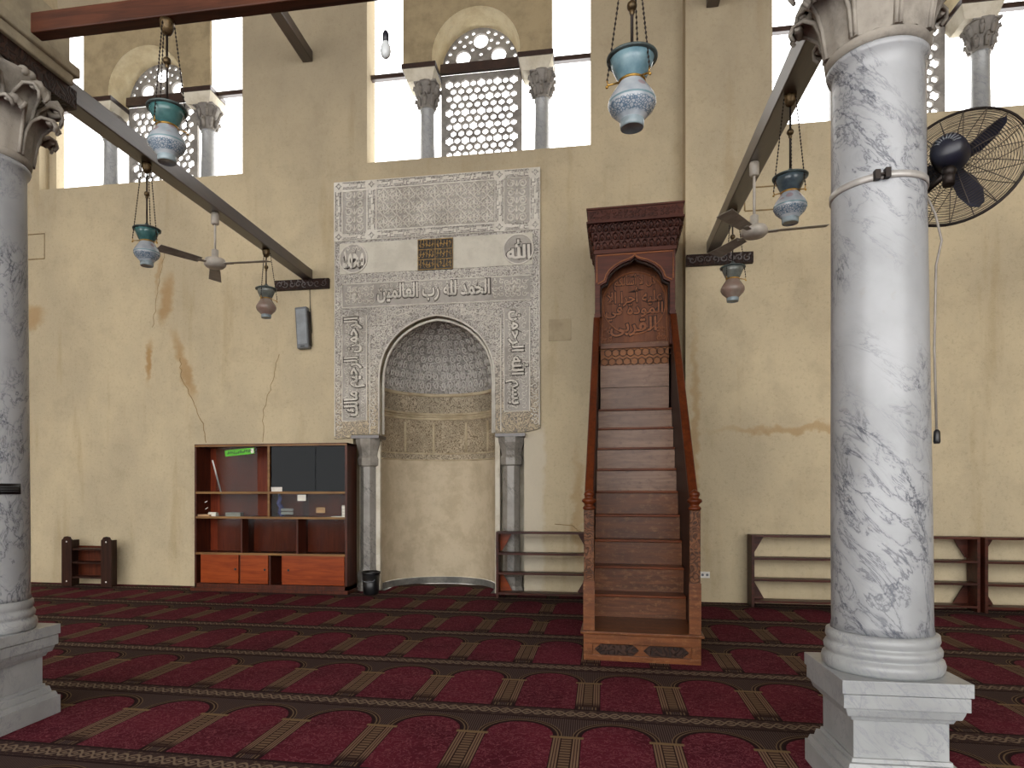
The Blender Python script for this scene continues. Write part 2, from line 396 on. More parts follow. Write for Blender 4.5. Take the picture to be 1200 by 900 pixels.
M = dict(
    wall=m_wall(), carpet=m_carpet(), marble=m_marble(), marble2=m_marble('pedestal_marble', (172, 175, 176), (138, 141, 146), 1.2),
    capstone=m_plaster('weathered_capital_stone', (162, 156, 146), (124, 119, 112)),
    impost=m_plaster('grey_impost_stone', (176, 166, 142), (150, 142, 124)),
    stucco=carved('carved_stucco', (212, 207, 199), (138, 132, 125), 26., warm=(198, 182, 154)),
    relief=m_plaster('stucco_relief', (226, 222, 212), (206, 201, 190)),
    cutdark=plain('dark_wood_cut', (34, 18, 12), .8), darkcut=m_plaster('dirt_shade_cut', (104, 99, 92), (86, 82, 77)),  # stucco lettering outlines: dirt and crevice shade put into the colour
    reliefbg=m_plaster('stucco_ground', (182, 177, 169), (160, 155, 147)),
    plainband=m_plaster('smooth_white_plaster', (216, 212, 198), (202, 198, 184)),
    hood=carved('carved_hood', (190, 186, 180), (128, 124, 119), 22.),
    frieze=carved('carved_frieze', (196, 183, 160), (124, 112, 95), 26.),
    lowcarve=carved('carved_low_panel', (196, 181, 155), (126, 111, 90), 30.),
    mould=m_plaster('niche_moulding', (198, 184, 156), (170, 154, 126)),
    patch=m_plaster('grey_patch_plaster', (178, 164, 136), (164, 150, 124)), plainband2=m_plaster('hood_relief_stucco', (214, 210, 204), (196, 192, 186)),
    niche=m_plaster('niche_plaster', (204, 190, 164), (186, 172, 146)),
    greystone=m_plaster('grey_stone', (132, 130, 124), (102, 101, 98)),
    whitepl=m_plaster('bright_plaster', (218, 212, 196), (196, 188, 168)),
    colstone=m_marble('grey_colonnette_marble', (156, 151, 142), (94, 92, 88), 2.),
    archpl=m_plaster('arch_plaster', (172, 156, 124), (150, 136, 108)), soffit=m_plaster('lit_cream_soffit', (240, 228, 194), (222, 206, 166)),  # paler soffit, darker face: light and shade put into the colour
    screen=m_plaster('screen_stucco', (150, 146, 140), (118, 114, 110)),
    beam=wood('dark_beam_wood', (66, 46, 38), (42, 28, 24), .34, 'y', spec=.9),
    redbeam=wood('red_brown_beam_wood', (88, 49, 31), (54, 28, 18), .45, 'x'),
    darkcarve=wood('carved_dark_wood', (62, 40, 30), (34, 22, 18), .5, 'x', 1., 24.),
    mwood=wood('worn_stair_wood', (118, 68, 34), (78, 43, 20), .36, 'x', 1., 0, .3, (146, 102, 64)),
    mpanel=wood('carved_pulpit_wood', (120, 78, 50), (82, 52, 34), .45, 'x', 1., 30.),
    mupper=wood('worn_upper_riser_wood', (156, 120, 94), (112, 78, 56), .36, 'x', 1., 0, .4, (78, 48, 32)),
    mnose=wood('stair_nosing_wood', (126, 66, 32), (88, 42, 20), .35, 'x'),
    mdark=wood('canopy_wood', (92, 49, 36), (62, 31, 24), .45, 'x'),
    mdarkcarve=wood('carved_canopy_wood', (94, 51, 38), (63, 32, 25), .45, 'x', 1., 34.),
    mcal=wood('inscription_panel_wood', (122, 72, 42), (92, 52, 30), .5, 'z'),
    mrelief=wood('inscription_relief_wood', (150, 92, 52), (122, 70, 38), .4, 'x'),
    morange=wood('varnished_rail_wood', (98, 46, 21), (70, 30, 13), .32, 'y'),
    mgeo=wood('orange_lattice_wood', (148, 94, 48), (118, 72, 38), .4, 'x'),
    mside=wood('stair_side_wood', (62, 34, 22), (40, 22, 16), .5, 'y'),  # darker brown wood of the stair sides
    cab=wood('cabinet_wood', (92, 44, 26), (58, 26, 16), .35, 'z'),
    caborange=wood('cabinet_door_wood', (156, 70, 24), (122, 48, 14), .3, 'x'),
    cabback=wood('cabinet_back_wood', (134, 56, 28), (100, 38, 20), .4, 'z'),
    cabedge=wood('cabinet_shelf_edge', (150, 112, 66), (110, 76, 42), .4, 'x'),
    rack=wood('rack_wood', (80, 38, 25), (48, 22, 15), .4, 'x'),
    shelf=wood('small_shelf_wood', (62, 36, 26), (34, 20, 16), .4, 'z'),
    glass=m_glass(), darkglass=m_glass('reflection_tint_glass', (104, 112, 126), .22), white=plain('white_plastic', (222, 220, 214), .5, .04), paper=plain('white_paper', (226, 222, 212), .8, .05),
    tan=plain('tan_card', (172, 140, 104), .8), grey=plain('grey_metal_case', (104, 108, 112), .5, .06), grey2=plain('grey_speaker_grille', (142, 148, 152), .7, .06), fanwhite=plain('dusty_white_enamel', (176, 170, 160), .45, .08),
    blade=plain('dusty_fan_blade', (138, 132, 124), .5, .1), black=plain('black_plastic', (22, 22, 24), .35, .2), iron=plain('dark_iron', (40, 34, 30), .5, .2, metal=.6),
    bronze=plain('aged_bronze', (92, 76, 52), .4, .25, 20., .7), brass=plain('brass_band', (168, 132, 66), .35, .15, 20., .8), navy=plain('dark_blue_grey_enamel', (30, 32, 44), .35, .15),
    wire=plain('cage_wire', (70, 62, 54), .4, .1, metal=.5), strap=plain('pale_metal_strap', (188, 186, 182), .4, .08, metal=.3), bulb=plain('frosted_bulb', (214, 220, 222), .2, .03),
    lid=plain('patinated_lid', (70, 82, 82), .45, .2, 14., .3), lampbase=plain('grey_lamp_base_glass', (132, 146, 152), .25, .12), bluel=m_lampglass('pale_blue_lamp_glass', (96, 132, 148), (136, 168, 178)), slate=m_lampglass('slate_lamp_glass', (58, 72, 82), (84, 100, 108)),
    greyl=m_lampglass('dusty_grey_lamp_glass', (98, 104, 100), (128, 132, 126)), pinkb=m_lampglass('dusty_pink_lamp_glass', (148, 122, 112), (156, 144, 132)),
    teal=m_lampglass('teal_lamp_glass', (52, 98, 100), (84, 130, 130)), milk=m_lampglass('painted_milk_glass', (160, 172, 182), (190, 196, 202), 1.), grn=plain('green_paper', (96, 190, 50), .7, .08, 14.),
    gold=plain('gold_leaf', (172, 138, 72), .4, .2, 14., .3), blacktile=plain('black_tile', (34, 29, 25), .3, .2), crack=plain('crack_line', (142, 118, 80), .95), purple=plain('lilac_cloth', (104, 98, 152), .9, .3, 24., 0, .5),
    outline=plain('plaster_cut_line', (128, 108, 74), .95), ceil=wood('ceiling_boards', (120, 92, 66), (92, 68, 48), .7, 'x'),
)
globals().update({'m_'+k: v for k, v in M.items()})

# ------------------------------------------------------------------ measures
YW = 9.63; YR = 9.35; XC = 1.296          # back wall, its nearer right-hand stretch, and where the step is
# ------------------------------------------------------------------ the setting
def struct(name, mb, m, parent=None, **k):
    o = mb.build(name, m, parent, **k)
    if not parent: o['kind'] = 'structure'
    return o
mb = MB(); mb.box(-16, 12, -12, 12.5, -.25, -.012); struct('floor', mb, m_greystone)
mb = MB(); mb.box(-16, 12, -9, 10.6, 9.8, 10.0); struct('ceiling', mb, m_ceil)
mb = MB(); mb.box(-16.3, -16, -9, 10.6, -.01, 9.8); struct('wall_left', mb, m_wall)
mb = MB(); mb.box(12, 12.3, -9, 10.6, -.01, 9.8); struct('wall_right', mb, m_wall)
ARCHX = -2.227; AHW = .8735; SPR = 3.12
def arch_pts(k=1., n=14):     # pointed niche arch, left foot to right foot
    out = []
    for i in range(2*n+1):
        t = pi-pi*i/(2*n)
        zz = .93*max(sin(t), 0)**.88+.04*(1-abs(cos(t)))**2
        out.append((ARCHX+AHW*k*cos(t), SPR+zz*k))
    return out
nich = [(-3.52, -.01), (-3.52, 2.335), (-3.1, 2.335)]+arch_pts()+[(-1.353, 2.335), (-.925, 2.335), (-.925, -.01)]
mb = MB()
W1 = (-8.9, -5.319); W2 = (-3.301, .025); W3 = (2.41, 5.74)
plate(mb, [[(-16, -.012)]+[(a, max(c, -.012)) for a, c in nich]+[(XC, -.012), (XC, 9.8), (-16, 9.8)], rect(*W1, 6.43, 9.3), rect(*W2, 6.44, 9.3)], YW, YW+.38)
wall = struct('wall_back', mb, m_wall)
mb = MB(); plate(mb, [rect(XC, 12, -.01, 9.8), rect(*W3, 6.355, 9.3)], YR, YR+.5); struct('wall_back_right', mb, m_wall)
# cracks in the plaster
mb = MB()
def crack(pts, w=.009):
    q = []
    for (a, b), (c, d) in zip(pts, pts[1:]):
        for i in range(6):
            t = i/6; q.append((a+(c-a)*t+random.uniform(-.02,.02), b+(d-b)*t))
    mb.strip(q+[pts[-1]], w, YW+.001, .003, False)
crack([(-6.62,5.35),(-6.72,4.9),(-6.8,4.4),(-6.86,4.1)]); crack([(-6.38,3.6),(-6.35,3.3),(-6.15,2.9),(-5.98,2.55),(-5.93,2.25)], .012); crack([(-4.72,3.6),(-4.82,3.2),(-4.96,2.75),(-4.98,2.25)]); crack([(-.5,1.02),(-.25,1.0),(-.1,.9)], .01)
mb.build('crack', m_crack, wall)

# ---- windows: arch on colonnettes with a pierced stucco screen, open on both sides
def window(n, x0, yf, zs, xl):
    """x0: left edge of the regular opening, yf wall face, zs sill height"""
    w = thing('window_%d' % n, None, None, (x0, yf, zs), kind='structure')
    # local: x from the left edge, y into the wall, z from the sill
    P = lambda: MB()
    pl = MB(); c = 1.66; hw = .655; DW = .43
    arc = [(c-hw, 1.38)]+[(c-hw*cos(pi*i/24), 1.50+hw*1.03*sin(pi*i/24)) for i in range(25)]+[(c+hw, 1.38)]
    plate(pl, [[(.56, 1.38)]+arc+[(2.78, 1.38), (2.78, 2.86), (.56, 2.86)]], 0, .06)
    pl.build('arch', m_archpl, w)
    pl = MB(); L = len(arc); vs = [(x, .0, z) for x, z in arc]+[(x+(c-x)*.075, DW-.005, z-.03*(z > 1.6)) for x, z in arc]
    ou = [(x+(x-c)*.06, .06, z+.05) for x, z in arc]+[(x+(x-c)*.02, DW-.005, z+.02) for x, z in arc]; pl.add(vs, [(i, i+1, L+i+1, L+i) for i in range(L-1)], True); pl.add(ou, [(i, L+i, L+i+1, i+1) for i in range(L-1)]); pl.build('soffit', m_soffit, w)
    for k, cx in ((0, .80), (1, 2.54)):
        b = MB(); a0 = .56 if k == 0 else 2.30; a1 = a0+.48
        b.hexa([(a0+.05,.05,1.19),(a1-.05,.05,1.19),(a1-.05,.42,1.19),(a0+.05,.42,1.19)], [(a0-.01,0,1.36),(a1+.01,0,1.36),(a1+.01,.5,1.36),(a0-.01,.5,1.36)])
        ib = b.build('impost', m_whitepl, w)
        b = MB(); b.box(a0-.02, a1+.02, -.015, DW, 1.355, 1.425); b.build('timber_strip', m_beam, ib)
        b = MB(); cx += .08
        b.lathe([(.13,0),(.14,.03),(.13,.06),(.115,.08),(.105,.4),(.1,.78),(.115,.8),(.115,.82),(.1,.83)], (cx,.22,0), 20)
        sh = b.build('colonnette', m_marble2, w)
        b = MB(); b.lathe([(.1,.83),(.12,.92),(.13,1.0),(.17,1.1),(.19,1.16),(.19,1.2)], (cx,.22,0), 16)
        for r in range(2):
            for i in range(8):
                a = 2*pi*(i+.5*r)/8; rr = .125+.025*r; z = .86+.15*r
                b.tube([(cx+rr*cos(a),.22+rr*sin(a),z),(cx+(rr+.02)*cos(a),.22+(rr+.02)*sin(a),z+.1),(cx+(rr+.055)*cos(a),.22+(rr+.055)*sin(a),z+.13),(cx+(rr+.06)*cos(a),.22+(rr+.06)*sin(a),z+.09)], .03, 6, False, (.7,1.1,.9,.5))
        b.box(cx-.17, cx+.17, .05, .39, 1.17, 1.2)
        b.build('capital', m_screen, sh)
    b = MB(); b.box(xl-x0, .56, .18, .26, 1.36, 1.43); b.build('tie_bar', m_beam, w)
    b = MB(); b.box(2.78, 3.326, .18, .26, 1.36, 1.43); b.build('tie_bar', m_beam, w)
    b = MB(); b.box(1.0, 2.32, .36, .42, 1.46, 1.60); b.build('tie_bar', m_beam, w)
    # pierced screen
    holes = []; X0, X1, Z0, Z1 = 1.05, 2.30, .0, 1.46; a = .25; hh = a*sqrt(3)/2
    def keep(x, z, r): return X0+.03+r < x < X1-.03-r and Z0+.02+r < z < Z1-.03-r
    j = 0; z = Z0+.02
    while z < Z1+.2:
        i = -2
        while i < 8:
            x = X0+.125+i*a+(a/2 if j % 2 else 0)
            for px, pz, r, kind in ((x, z, .074, 's'), (x+a/2, z, .052, 'h'), (x+a/4, z+hh/2, .052, 'h'), (x-a/4, z+hh/2, .052, 'h')):
                if keep(px, pz, r*.85): holes.append(star(px, pz, r, 6, .76) if kind == 's' else circ(px, pz, r, 6, pi/6))
            i += 1
        z += hh; j += 1
    b = MB(); plate(b, [rect(X0, X1, Z0, Z1)]+holes, .425, .475); b.build('pierced_screen', m_screen, w)
    cx, cz, r = 1.67, 1.50, .62
    out = [(cx+r*cos(pi*i/24), cz+r*1.06*sin(pi*i/24)) for i in range(25)]
    big = [(0, .45, .115), (-.275, .21, .115), (.275, .21, .115), (0, .085, .07)]
    hs = [circ(cx+p, cz+q, r_, 16) for p, q, r_ in big]; small_ = []
    cand = [(.555*cos(pi*(k+.5)/15), .555*1.06*sin(pi*(k+.5)/15)) for k in range(15)]+[(.455*cos(pi*k/13), .455*1.06*sin(pi*k/13)) for k in range(14)]+[(.33*cos(pi*k/9), .33*1.06*sin(pi*k/9)) for k in range(10)]+[(-.13,.33),(.13,.33),(0,.25),(-.12,.08),(.12,.08),(-.13,.17),(.13,.17),(0,.19)]
    for p, q in cand:
        if q > .04 and hypot(p, q/1.06) < .58 and all(hypot(p-u, q-v) > r_+.045 for u, v, r_ in big) and all(hypot(p-u, q-v) > .075 for u, v in small_):
            small_.append((p, q)); hs.append(circ(cx+p, cz+q, .033, 8))
    b = MB(); plate(b, [out]+hs, .425, .475); b.build('pierced_lunette', m_screen, w)
    if n == 1:
        b = MB(); b.box(xl-x0+.001, xl-x0+.14, .2, .37, .0, 2.86); b.build('jamb_step', m_wall, w)
    return w
window(1, W1[1]-3.326, YW, 6.43, W1[0]); window(2, W2[0], YW, 6.44, W2[0]); window(3, W3[0], YR, 6.355, W3[0])

# ---- carpet
mb = MB((0, 4, -.012))
mb.box(-15.9, 11.9, -9, YR-.02, -.012, 0); mb.box(-15.9, XC-.02, YR-.02, YW-.01, -.012, 0); mb.box(-3.02, -1.43, YW-.01, 10.45, -.012, 0)
tag(mb.build('prayer_carpet', m_carpet), 'dark red carpet with rows of prayer arches covering the whole hall floor', 'carpet')

# ------------------------------------------------------------------ prayer niche
O = (ARCHX, YW, 0)
niche = thing('prayer_niche', 'whitish carved stucco prayer niche with inscriptions and an arched recess', 'prayer niche', O)
N = lambda: MB(O)
PX0, PX1, PZ1, PZ0 = -3.8, -.69, 6.15, 2.335
YP = YW-.045                                # face of the panel
b = N()
edge_b = [(PX0, 2.28), (-3.52, 2.30), (-3.52, 2.345), (-3.1, 2.345)]
plate(b, [edge_b+arch_pts()+[(-1.353, 2.345), (-.925, 2.345), (-.80, 2.37), (PX1, 2.40), (PX1, PZ1), (PX0, PZ1)]], YP, YW-.002)
b.build('surround', m_stucco, niche)
# smooth band with two roundels and the tile
b = N(); b.box(-3.71, -.80, YP-.012, YP-.001, 4.76, 5.22); band = b.build('smooth_band', m_plainband, niche)
for cx, words in ((-3.49, 'محمد'), (-1.0, 'الله')):
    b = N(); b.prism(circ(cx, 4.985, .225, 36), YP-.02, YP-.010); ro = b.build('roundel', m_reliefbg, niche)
    b = N(); q = circ(cx, 4.985, .215, 36); b.strip(q+[q[0]], .02, YP-.02, .012, False)
    put_text(b, words, cx-.17, cx+.17, 4.84, 5.12, YP-.019, .018, offset=.03)
    CUTR = CUTS[-1]
    if cx < -3: scrolls(b, cx-.13, cx+.13, 5.09, 5.17, YP-.02, .09, .014, .01)
    b.build('inscription', m_relief, ro)
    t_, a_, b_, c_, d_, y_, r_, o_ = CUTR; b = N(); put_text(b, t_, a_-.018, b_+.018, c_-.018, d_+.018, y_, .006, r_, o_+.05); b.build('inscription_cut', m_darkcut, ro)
b = N(); b.box(-2.494, -1.963, YP-.035, YP-.011, 4.752, 5.205); tile = b.build('black_tile', m_blacktile, niche)
b = N(); yt = YP-.035
for k in range(4):
    z = 4.758+.147*k; b.strip([(-2.49, z), (-1.967, z)], .008, yt, .004, False)
for x in (-2.488, -2.2285, -1.969): b.strip([(x, 4.755), (x, 5.2)], .008, yt, .004, False)
for i in range(2):
    for j in range(3):
        x0 = -2.477+.26*i; z0 = 4.775+.147*j
        for k in range(5):
            cx = x0+.025+k*.046; cz = z0+random.uniform(.03,.08); h = random.uniform(.05,.1)
            b.strip([(cx, z0+.02), (cx+.006, min(z0+.12, z0+h+.04))], .010, yt, .004)
            b.strip([(cx-.02+.042*t, cz+.02*sin(t*pi*random.choice((1,-1,2)))) for t in (0,.25,.5,.75,1)], .010, yt, .004)
            b.ball((cx+random.uniform(-.02,.02), yt, z0+random.choice((.015,.115))), .008, 5)
b.build('gold_script', m_gold, tile)
# top frieze: three arabesque panels inside meander borders
b = N(); yb = YP-.004
plate(b, [rect(PX0, PX1, 5.26, PZ1), rect(-3.13, -1.35, 5.40, 6.01), rect(-3.66, -3.29, 5.38, 6.0), rect(-1.21, -.84, 5.38, 6.02)], yb-.012, YP)
fr = b.build('frieze_frame', m_relief, niche)
b = N(); yf = yb-.012
for z0, z1 in ((6.03, 6.14), (5.27, 5.38)):
    meander(b, -3.66, -3.3, z0, z1, yf); meander(b, -3.12, -1.36, z0, z1, yf); meander(b, -1.2, -.85, z0, z1, yf)
for x0, x1 in ((PX0+.02, -3.68), (-3.27, -3.15), (-1.34, -1.22), (-.83, PX1-.01)): meander(b, x0, x1, 5.4, 6.0, yf, vert=True)
for x in (PX0+.075, -3.21, -1.28, -.76):
    for z in (5.325, 6.085): q = star(x, z, .045, 4, .5); b.strip(q+[q[0]], .012, yf, .009, False)
b.build('meander_border', m_stucco, fr)
b = N(); b.box(-3.13, -1.35, YP-.003, YP-.001, 5.40, 6.01); b.box(-3.66, -3.29, YP-.003, YP-.001, 5.38, 6.0); b.box(-1.21, -.84, YP-.003, YP-.001, 5.38, 6.02)
b.build('arabesque_ground', m_reliefbg, niche)
b = N(); y = YP-.003
x0, x1, z0, z1 = -3.12, -1.36, 5.41, 6.0; n = 9; s = (x1-x0)/n
for i in range(n):
    for j in range(3):
        cx = x0+(i+.5)*s; cz = z0+(j+.5)*(z1-z0)/3; hz = (z1-z0)/6
        for sx in (-1, 1):
            for sz in (-1, 1):
                b.strip([(cx+sx*s*.5*t, cz+sz*hz*(1-t)+.010*sin(t*pi*2)*sx) for t in (0,.2,.4,.6,.8,1)], .016, y, .014, False)
        for sx in (-1, 1):
            b.strip(spiral(cx+sx*s*.2, cz, s*.19, 1.1, pi/2, sx, 9), .016, y, .012)
            b.strip(spiral(cx+sx*s*.36, cz+hz*.62, s*.13, 1., 0, -sx, 8), .014, y, .012); b.strip(spiral(cx+sx*s*.36, cz-hz*.62, s*.13, 1., pi, sx, 8), .014, y, .012)
        b.strip([(cx, cz-hz*.7), (cx, cz), (cx, cz+hz*.7)], .02, y, .014)
b.build('arabesque_relief', m_relief, niche)
for xa, xb in ((-3.64, -3.31), (-1.19, -.86)):
    b = N(); cx = (xa+xb)/2
    for j in range(5):
        cz = 5.45+j*.122
        for sx in (-1, 1):
            b.strip(spiral(cx+sx*.085, cz, .062, 1.3, pi/2, sx*(1 if j % 2 else -1), 12), .02, y, .014)
            b.strip([(cx, cz-.05), (cx+sx*.05, cz+.04), (cx+sx*.14, cz+.065)], .018, y, .014)
        b.strip([(cx, cz-.05), (cx, cz+.04)], .026, y, .014)
    b.build('arabesque_relief', m_relief, niche)
# inscription band and the two vertical inscription strips
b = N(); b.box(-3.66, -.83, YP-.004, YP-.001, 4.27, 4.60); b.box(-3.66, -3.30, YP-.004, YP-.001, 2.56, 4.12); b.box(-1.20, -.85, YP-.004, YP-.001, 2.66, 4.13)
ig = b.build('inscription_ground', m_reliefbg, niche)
b = N(); y = YP-.004
put_text(b, 'الحمد لله رب العالمين', -3.12, -1.42, 4.30, 4.585, y, .022, offset=.022)
scrolls(b, -3.62, -3.16, 4.30, 4.57, y, .09, .014, .010); scrolls(b, -1.38, -.87, 4.30, 4.57, y, .09, .014, .010); scrolls(b, -3.1, -1.44, 4.45, 4.58, y, .085, .010, .007)
for cx in (-3.47, -1.06): q = star(cx, 4.44, .1, 6, .6); b.strip(q+[q[0]], .02, y, .016, False); b.ball((cx, y, 4.44), .04, 6)
b.build('inscription', m_relief, ig)
CUTN = [CUTS[-1]]
b = N()
put_text(b, 'بسم الله الرحمن', -1.19, -.86, 2.75, 4.10, y, .022, -90, .022)
scrolls(b, -1.18, -.87, 2.68, 4.1, y, .09, .009, .006); b.build('inscription', m_relief, ig)
CUTN.append(CUTS[-1])
b = N()
put_text(b, 'الرحمن الرحيم مالك', -3.64, -3.31, 2.62, 4.10, y, .022, 90, .022)
scrolls(b, -3.64, -3.31, 2.58, 4.1, y, .09, .009, .006); b.build('inscription', m_relief, ig)
CUTN.append(CUTS[-1])
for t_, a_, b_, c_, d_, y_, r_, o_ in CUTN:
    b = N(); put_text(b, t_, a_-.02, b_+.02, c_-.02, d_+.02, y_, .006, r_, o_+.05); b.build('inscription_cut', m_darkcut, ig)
# fine carved frame lines
b = N()
for pts in (rect(-3.67, -.82, 4.255, 4.61), rect(-3.67, -3.29, 2.55, 4.13), rect(-1.21, -.84, 2.65, 4.14)):
    b.strip(pts+[pts[0]], .016, YP, .014, False)
b.strip([(PX0+.012, 2.32), (PX0+.012, PZ1-.012), (PX1-.012, PZ1-.012), (PX1-.012, 2.45)], .016, YP, .014, False)
b.strip([(-3.24, 2.36), (-3.24, 4.0), (-2.6, 4.16)], .014, YP, .012, False); b.strip([(-1.26, 2.36), (-1.26, 4.0), (-1.85, 4.16)], .014, YP, .012, False)
b.build('frame_line', m_relief, niche)
# spandrels and borders: scrollwork
b = N()
ak = lambda x, z: abs(x-ARCHX) > 1.0*AHW+.05 or z > SPR+1.06*sqrt(max(0, 1-((x-ARCHX)/(AHW*1.09))**2))
for sg in (-1, 1):
    b = N(); scrolls(b, -3.23, -1.27, 2.45, 4.22, YP, .085, .012, .009, lambda x, z: ak(x, z) and (x-ARCHX)*sg > .03); b.build('scroll_relief', m_relief, niche)
for q in ((PX0+.015, -3.68, 2.4, 4.6), (-.82, PX1-.01, 2.45, 4.6), (-3.7, -.8, 4.62, 4.755)):
    b = N(); scrolls(b, *q, YP, .085, .012, .009); b.build('scroll_relief', m_relief, niche)
# arch edge moulding
b = N()
A = arch_pts(1.0); b.tube([(-3.1, YP, 2.35)]+[(x, YP, z) for x, z in A]+[(-1.353, YP, 2.35)], .014, 8)
A = arch_pts(.955); b.tube([(ARCHX-AHW*.955, YP+.1, 2.35)]+[(x, YP+.1, z) for x, z in A]+[(ARCHX+AHW*.955, YP+.1, 2.35)], .02, 8)
b.build('arch_moulding', m_relief, niche)
# recess: curved wall in zones, half dome above
YN = YW+.09; DEP = .92
def zone(name, z0, z1, m, push=0., lo=False, n=28):
    b = N(); hw = (AHW-.0)*1.0; vs = []; fs = []
    for j, z in enumerate((z0, z1)):
        for i in range(n+1):
            t = pi-pi*i/n; vs.append((ARCHX+(hw-push)*cos(t), YN+(DEP-push)*sin(t), z))
    for i in range(n): fs.append((i, i+1, n+2+i, n+1+i))
    b.add(vs, fs, True)
    return b.build(name, m, niche)
zone('plain_recess_wall', .10, 1.99, m_niche); zone('base_strip', -.005, .10, m_greystone, .015)
zone('low_border', 1.99, 2.10, m_frieze, .01); zone('carved_recess_wall', 2.10, 2.66, m_lowcarve); zone('carved_frieze', 2.74, 3.03, m_frieze)
b = N()
for z, r in ((2.66,.022),(2.70,.016),(2.74,.022),(3.05,.03),(1.995,.014),(2.1,.016)):
    b.tube([(ARCHX+(AHW-.004)*cos(pi-pi*i/30), YN+(DEP-.004)*sin(pi-pi*i/30), z) for i in range(31)], r, 6)
for k in (.22,.4,.6,.78):
    t = pi-pi*k; b.tube([(ARCHX+AHW*.99*cos(t), YN+DEP*.99*sin(t), 2.12), (ARCHX+AHW*.99*cos(t), YN+DEP*.99*sin(t), 2.6)], .022, 6)
b.build('recess_moulding', m_mould, niche)
zone('moulding_ground', 2.66, 2.74, m_mould); zone('hood_foot', 3.03, 3.13, m_hood)
b = N(); A = arch_pts(1., 20); nn = 18; vs = []; fs = []; half = A[:21]
for j, (x, z) in enumerate(half):
    w = max(ARCHX-x, .001)
    for i in range(nn+1):
        t = pi-pi*i/nn; vs.append((ARCHX+w*cos(t), YN+DEP*(w/AHW)*sin(t), max(z, SPR)))
for j in range(20):
    for i in range(nn): fs.append((j*(nn+1)+i, j*(nn+1)+i+1, (j+1)*(nn+1)+i+1, (j+1)*(nn+1)+i))
b.add(vs, fs, True); b.build('hood', m_hood, niche)
# net of raised scrolls on the hood
b = N()
def hoodp(ph, th):     # ph 0 foot .. pi/2 apex, th pi..0
    w = AHW*cos(ph)*.985; zz = SPR+(.93*max(sin(ph), 0)**.88+.04*(1-cos(ph))**2)*.985
    return Vector((ARCHX+w*cos(th), YN+DEP*.985*cos(ph)*sin(th), zz))
for r in range(9):
    ph = R(4+8.6*r); nk = max(4, int(24*cos(ph)))
    for k in range(nk):
        th = pi-pi*(k+.5)/nk; h = 1 if (k+r) % 2 else -1; q = R(4.6); w = 1.35/nk
        b.tube([hoodp(ph+q*(1-i/11)*sin(h*i*.95+r), th+w*(1-i/11)*cos(h*i*.95+r)) for i in range(10)], .011, 4)
b.build('hood_relief', m_plainband2, niche)
# jamb of the opening between wall face and recess
b = N()
for s, x in ((-1, -3.1), (1, -1.353)):
    b.box(min(x, x+s*.02), max(x, x+s*.02), YW-.002, YN+.002, 2.345, SPR)
    b.box(*sorted((x, x+s*.43)), YN+.19, YN+.21, 0, 2.34)
    b.box(*sorted((x-s*0, x+s*.07)), YW+.02, YN+.19, 0, 2.34)
q = arch_pts(1.0); q2 = arch_pts(1.0)
vs = [(x, YW-.002, z) for x, z in q]+[(x, YN+.003, z) for x, z in q2]; L = len(q)
b.add(vs, [(i, i+1, L+i+1, L+i) for i in range(L-1)])
b.build('jamb', m_whitepl, niche)

def niche_column(x, label):
    t = thing('niche_column', label, 'column', (x, YW+.06, 0))
    b = MB(); oc = [(cos(pi/8+pi*i/4), sin(pi/8+pi*i/4)) for i in range(8)]
    ring = lambda r, z: [(r*c, r*s, z) for c, s in oc]
    def stack(b, prof):
        vs = sum([ring(r, z) for r, z in prof], []); fs = [(8*j+i, 8*j+(i+1) % 8, 8*j+8+(i+1) % 8, 8*j+8+i) for j in range(len(prof)-1) for i in range(8)]
        b.add(vs, fs+[list(range(8))[::-1], [8*(len(prof)-1)+i for i in range(8)]])
    stack(b, [(.19,0),(.19,.05),(.165,.12),(.175,.2),(.175,.26),(.135,.31),(.13,.36)]); b.build('base', m_colstone, t)
    b = MB(); stack(b, [(.13,.36),(.128,1.86)]); b.build('shaft', m_colstone, t)
    b = MB(); stack(b, [(.13,1.86),(.165,1.88),(.17,1.98),(.15,2.02),(.158,2.08),(.195,2.2),(.205,2.28)]); b.build('capital', m_capstone if x < -2 else m_colstone, t)
    b = MB(); b.box(-.215, .215, -.2, .16, 2.28, 2.325); b.build('abacus', m_beam, t)
niche_column(-3.285, 'pale grey niche column on the left of the recess, beside the glass cabinet')
niche_column(-1.115, 'darker grey niche column on the right of the recess, behind the shoe rack')

# ------------------------------------------------------------------ marble columns
def acanthus(b, ang, r0, z0, H, W, out=1.):
    path = [(.0,0),(.012,.3),(.022,.6),(.05,.84),(.10,.98),(.148,.98),(.165,.88),(.15,.79)]
    wid = [.95,1,1.02,1.0,.86,.62,.42,.2]; cols = 6; vs = []; fs = []
    ca, sa = cos(ang), sin(ang)
    for (ro, zf), w in zip(path, wid):
        for k in range(cols+1):
            t = k/cols*2-1; rr = r0+ro*out+.012*abs(t)**2+(.014*(1-abs(t))**2); tt = t*W/2*w
            x = rr-.5*tt*tt/r0*.6; vs.append((x*ca-tt*sa, x*sa+tt*ca, z0+H*zf-abs(t)**2*H*.10*(zf > .5)))
    n = cols+1
    for j in range(len(path)-1):
        for k in range(cols): fs.append((j*n+k, j*n+k+1, j*n+n+k+1, j*n+n+k))
    b.add(vs, fs, True)
    tw = W*.30; b.tube([((r0+.138*out)*ca-q*sa, (r0+.138*out)*sa+q*ca, z0+H*.89-abs(q)*.25) for q in (-tw, -tw*.5, 0, tw*.5, tw)], .026, 8, False, (.55,.9,1,.9,.55))
    for k0 in (0, cols): b.tube([vs[j*n+k0] for j in range(len(path))], .012, 5)
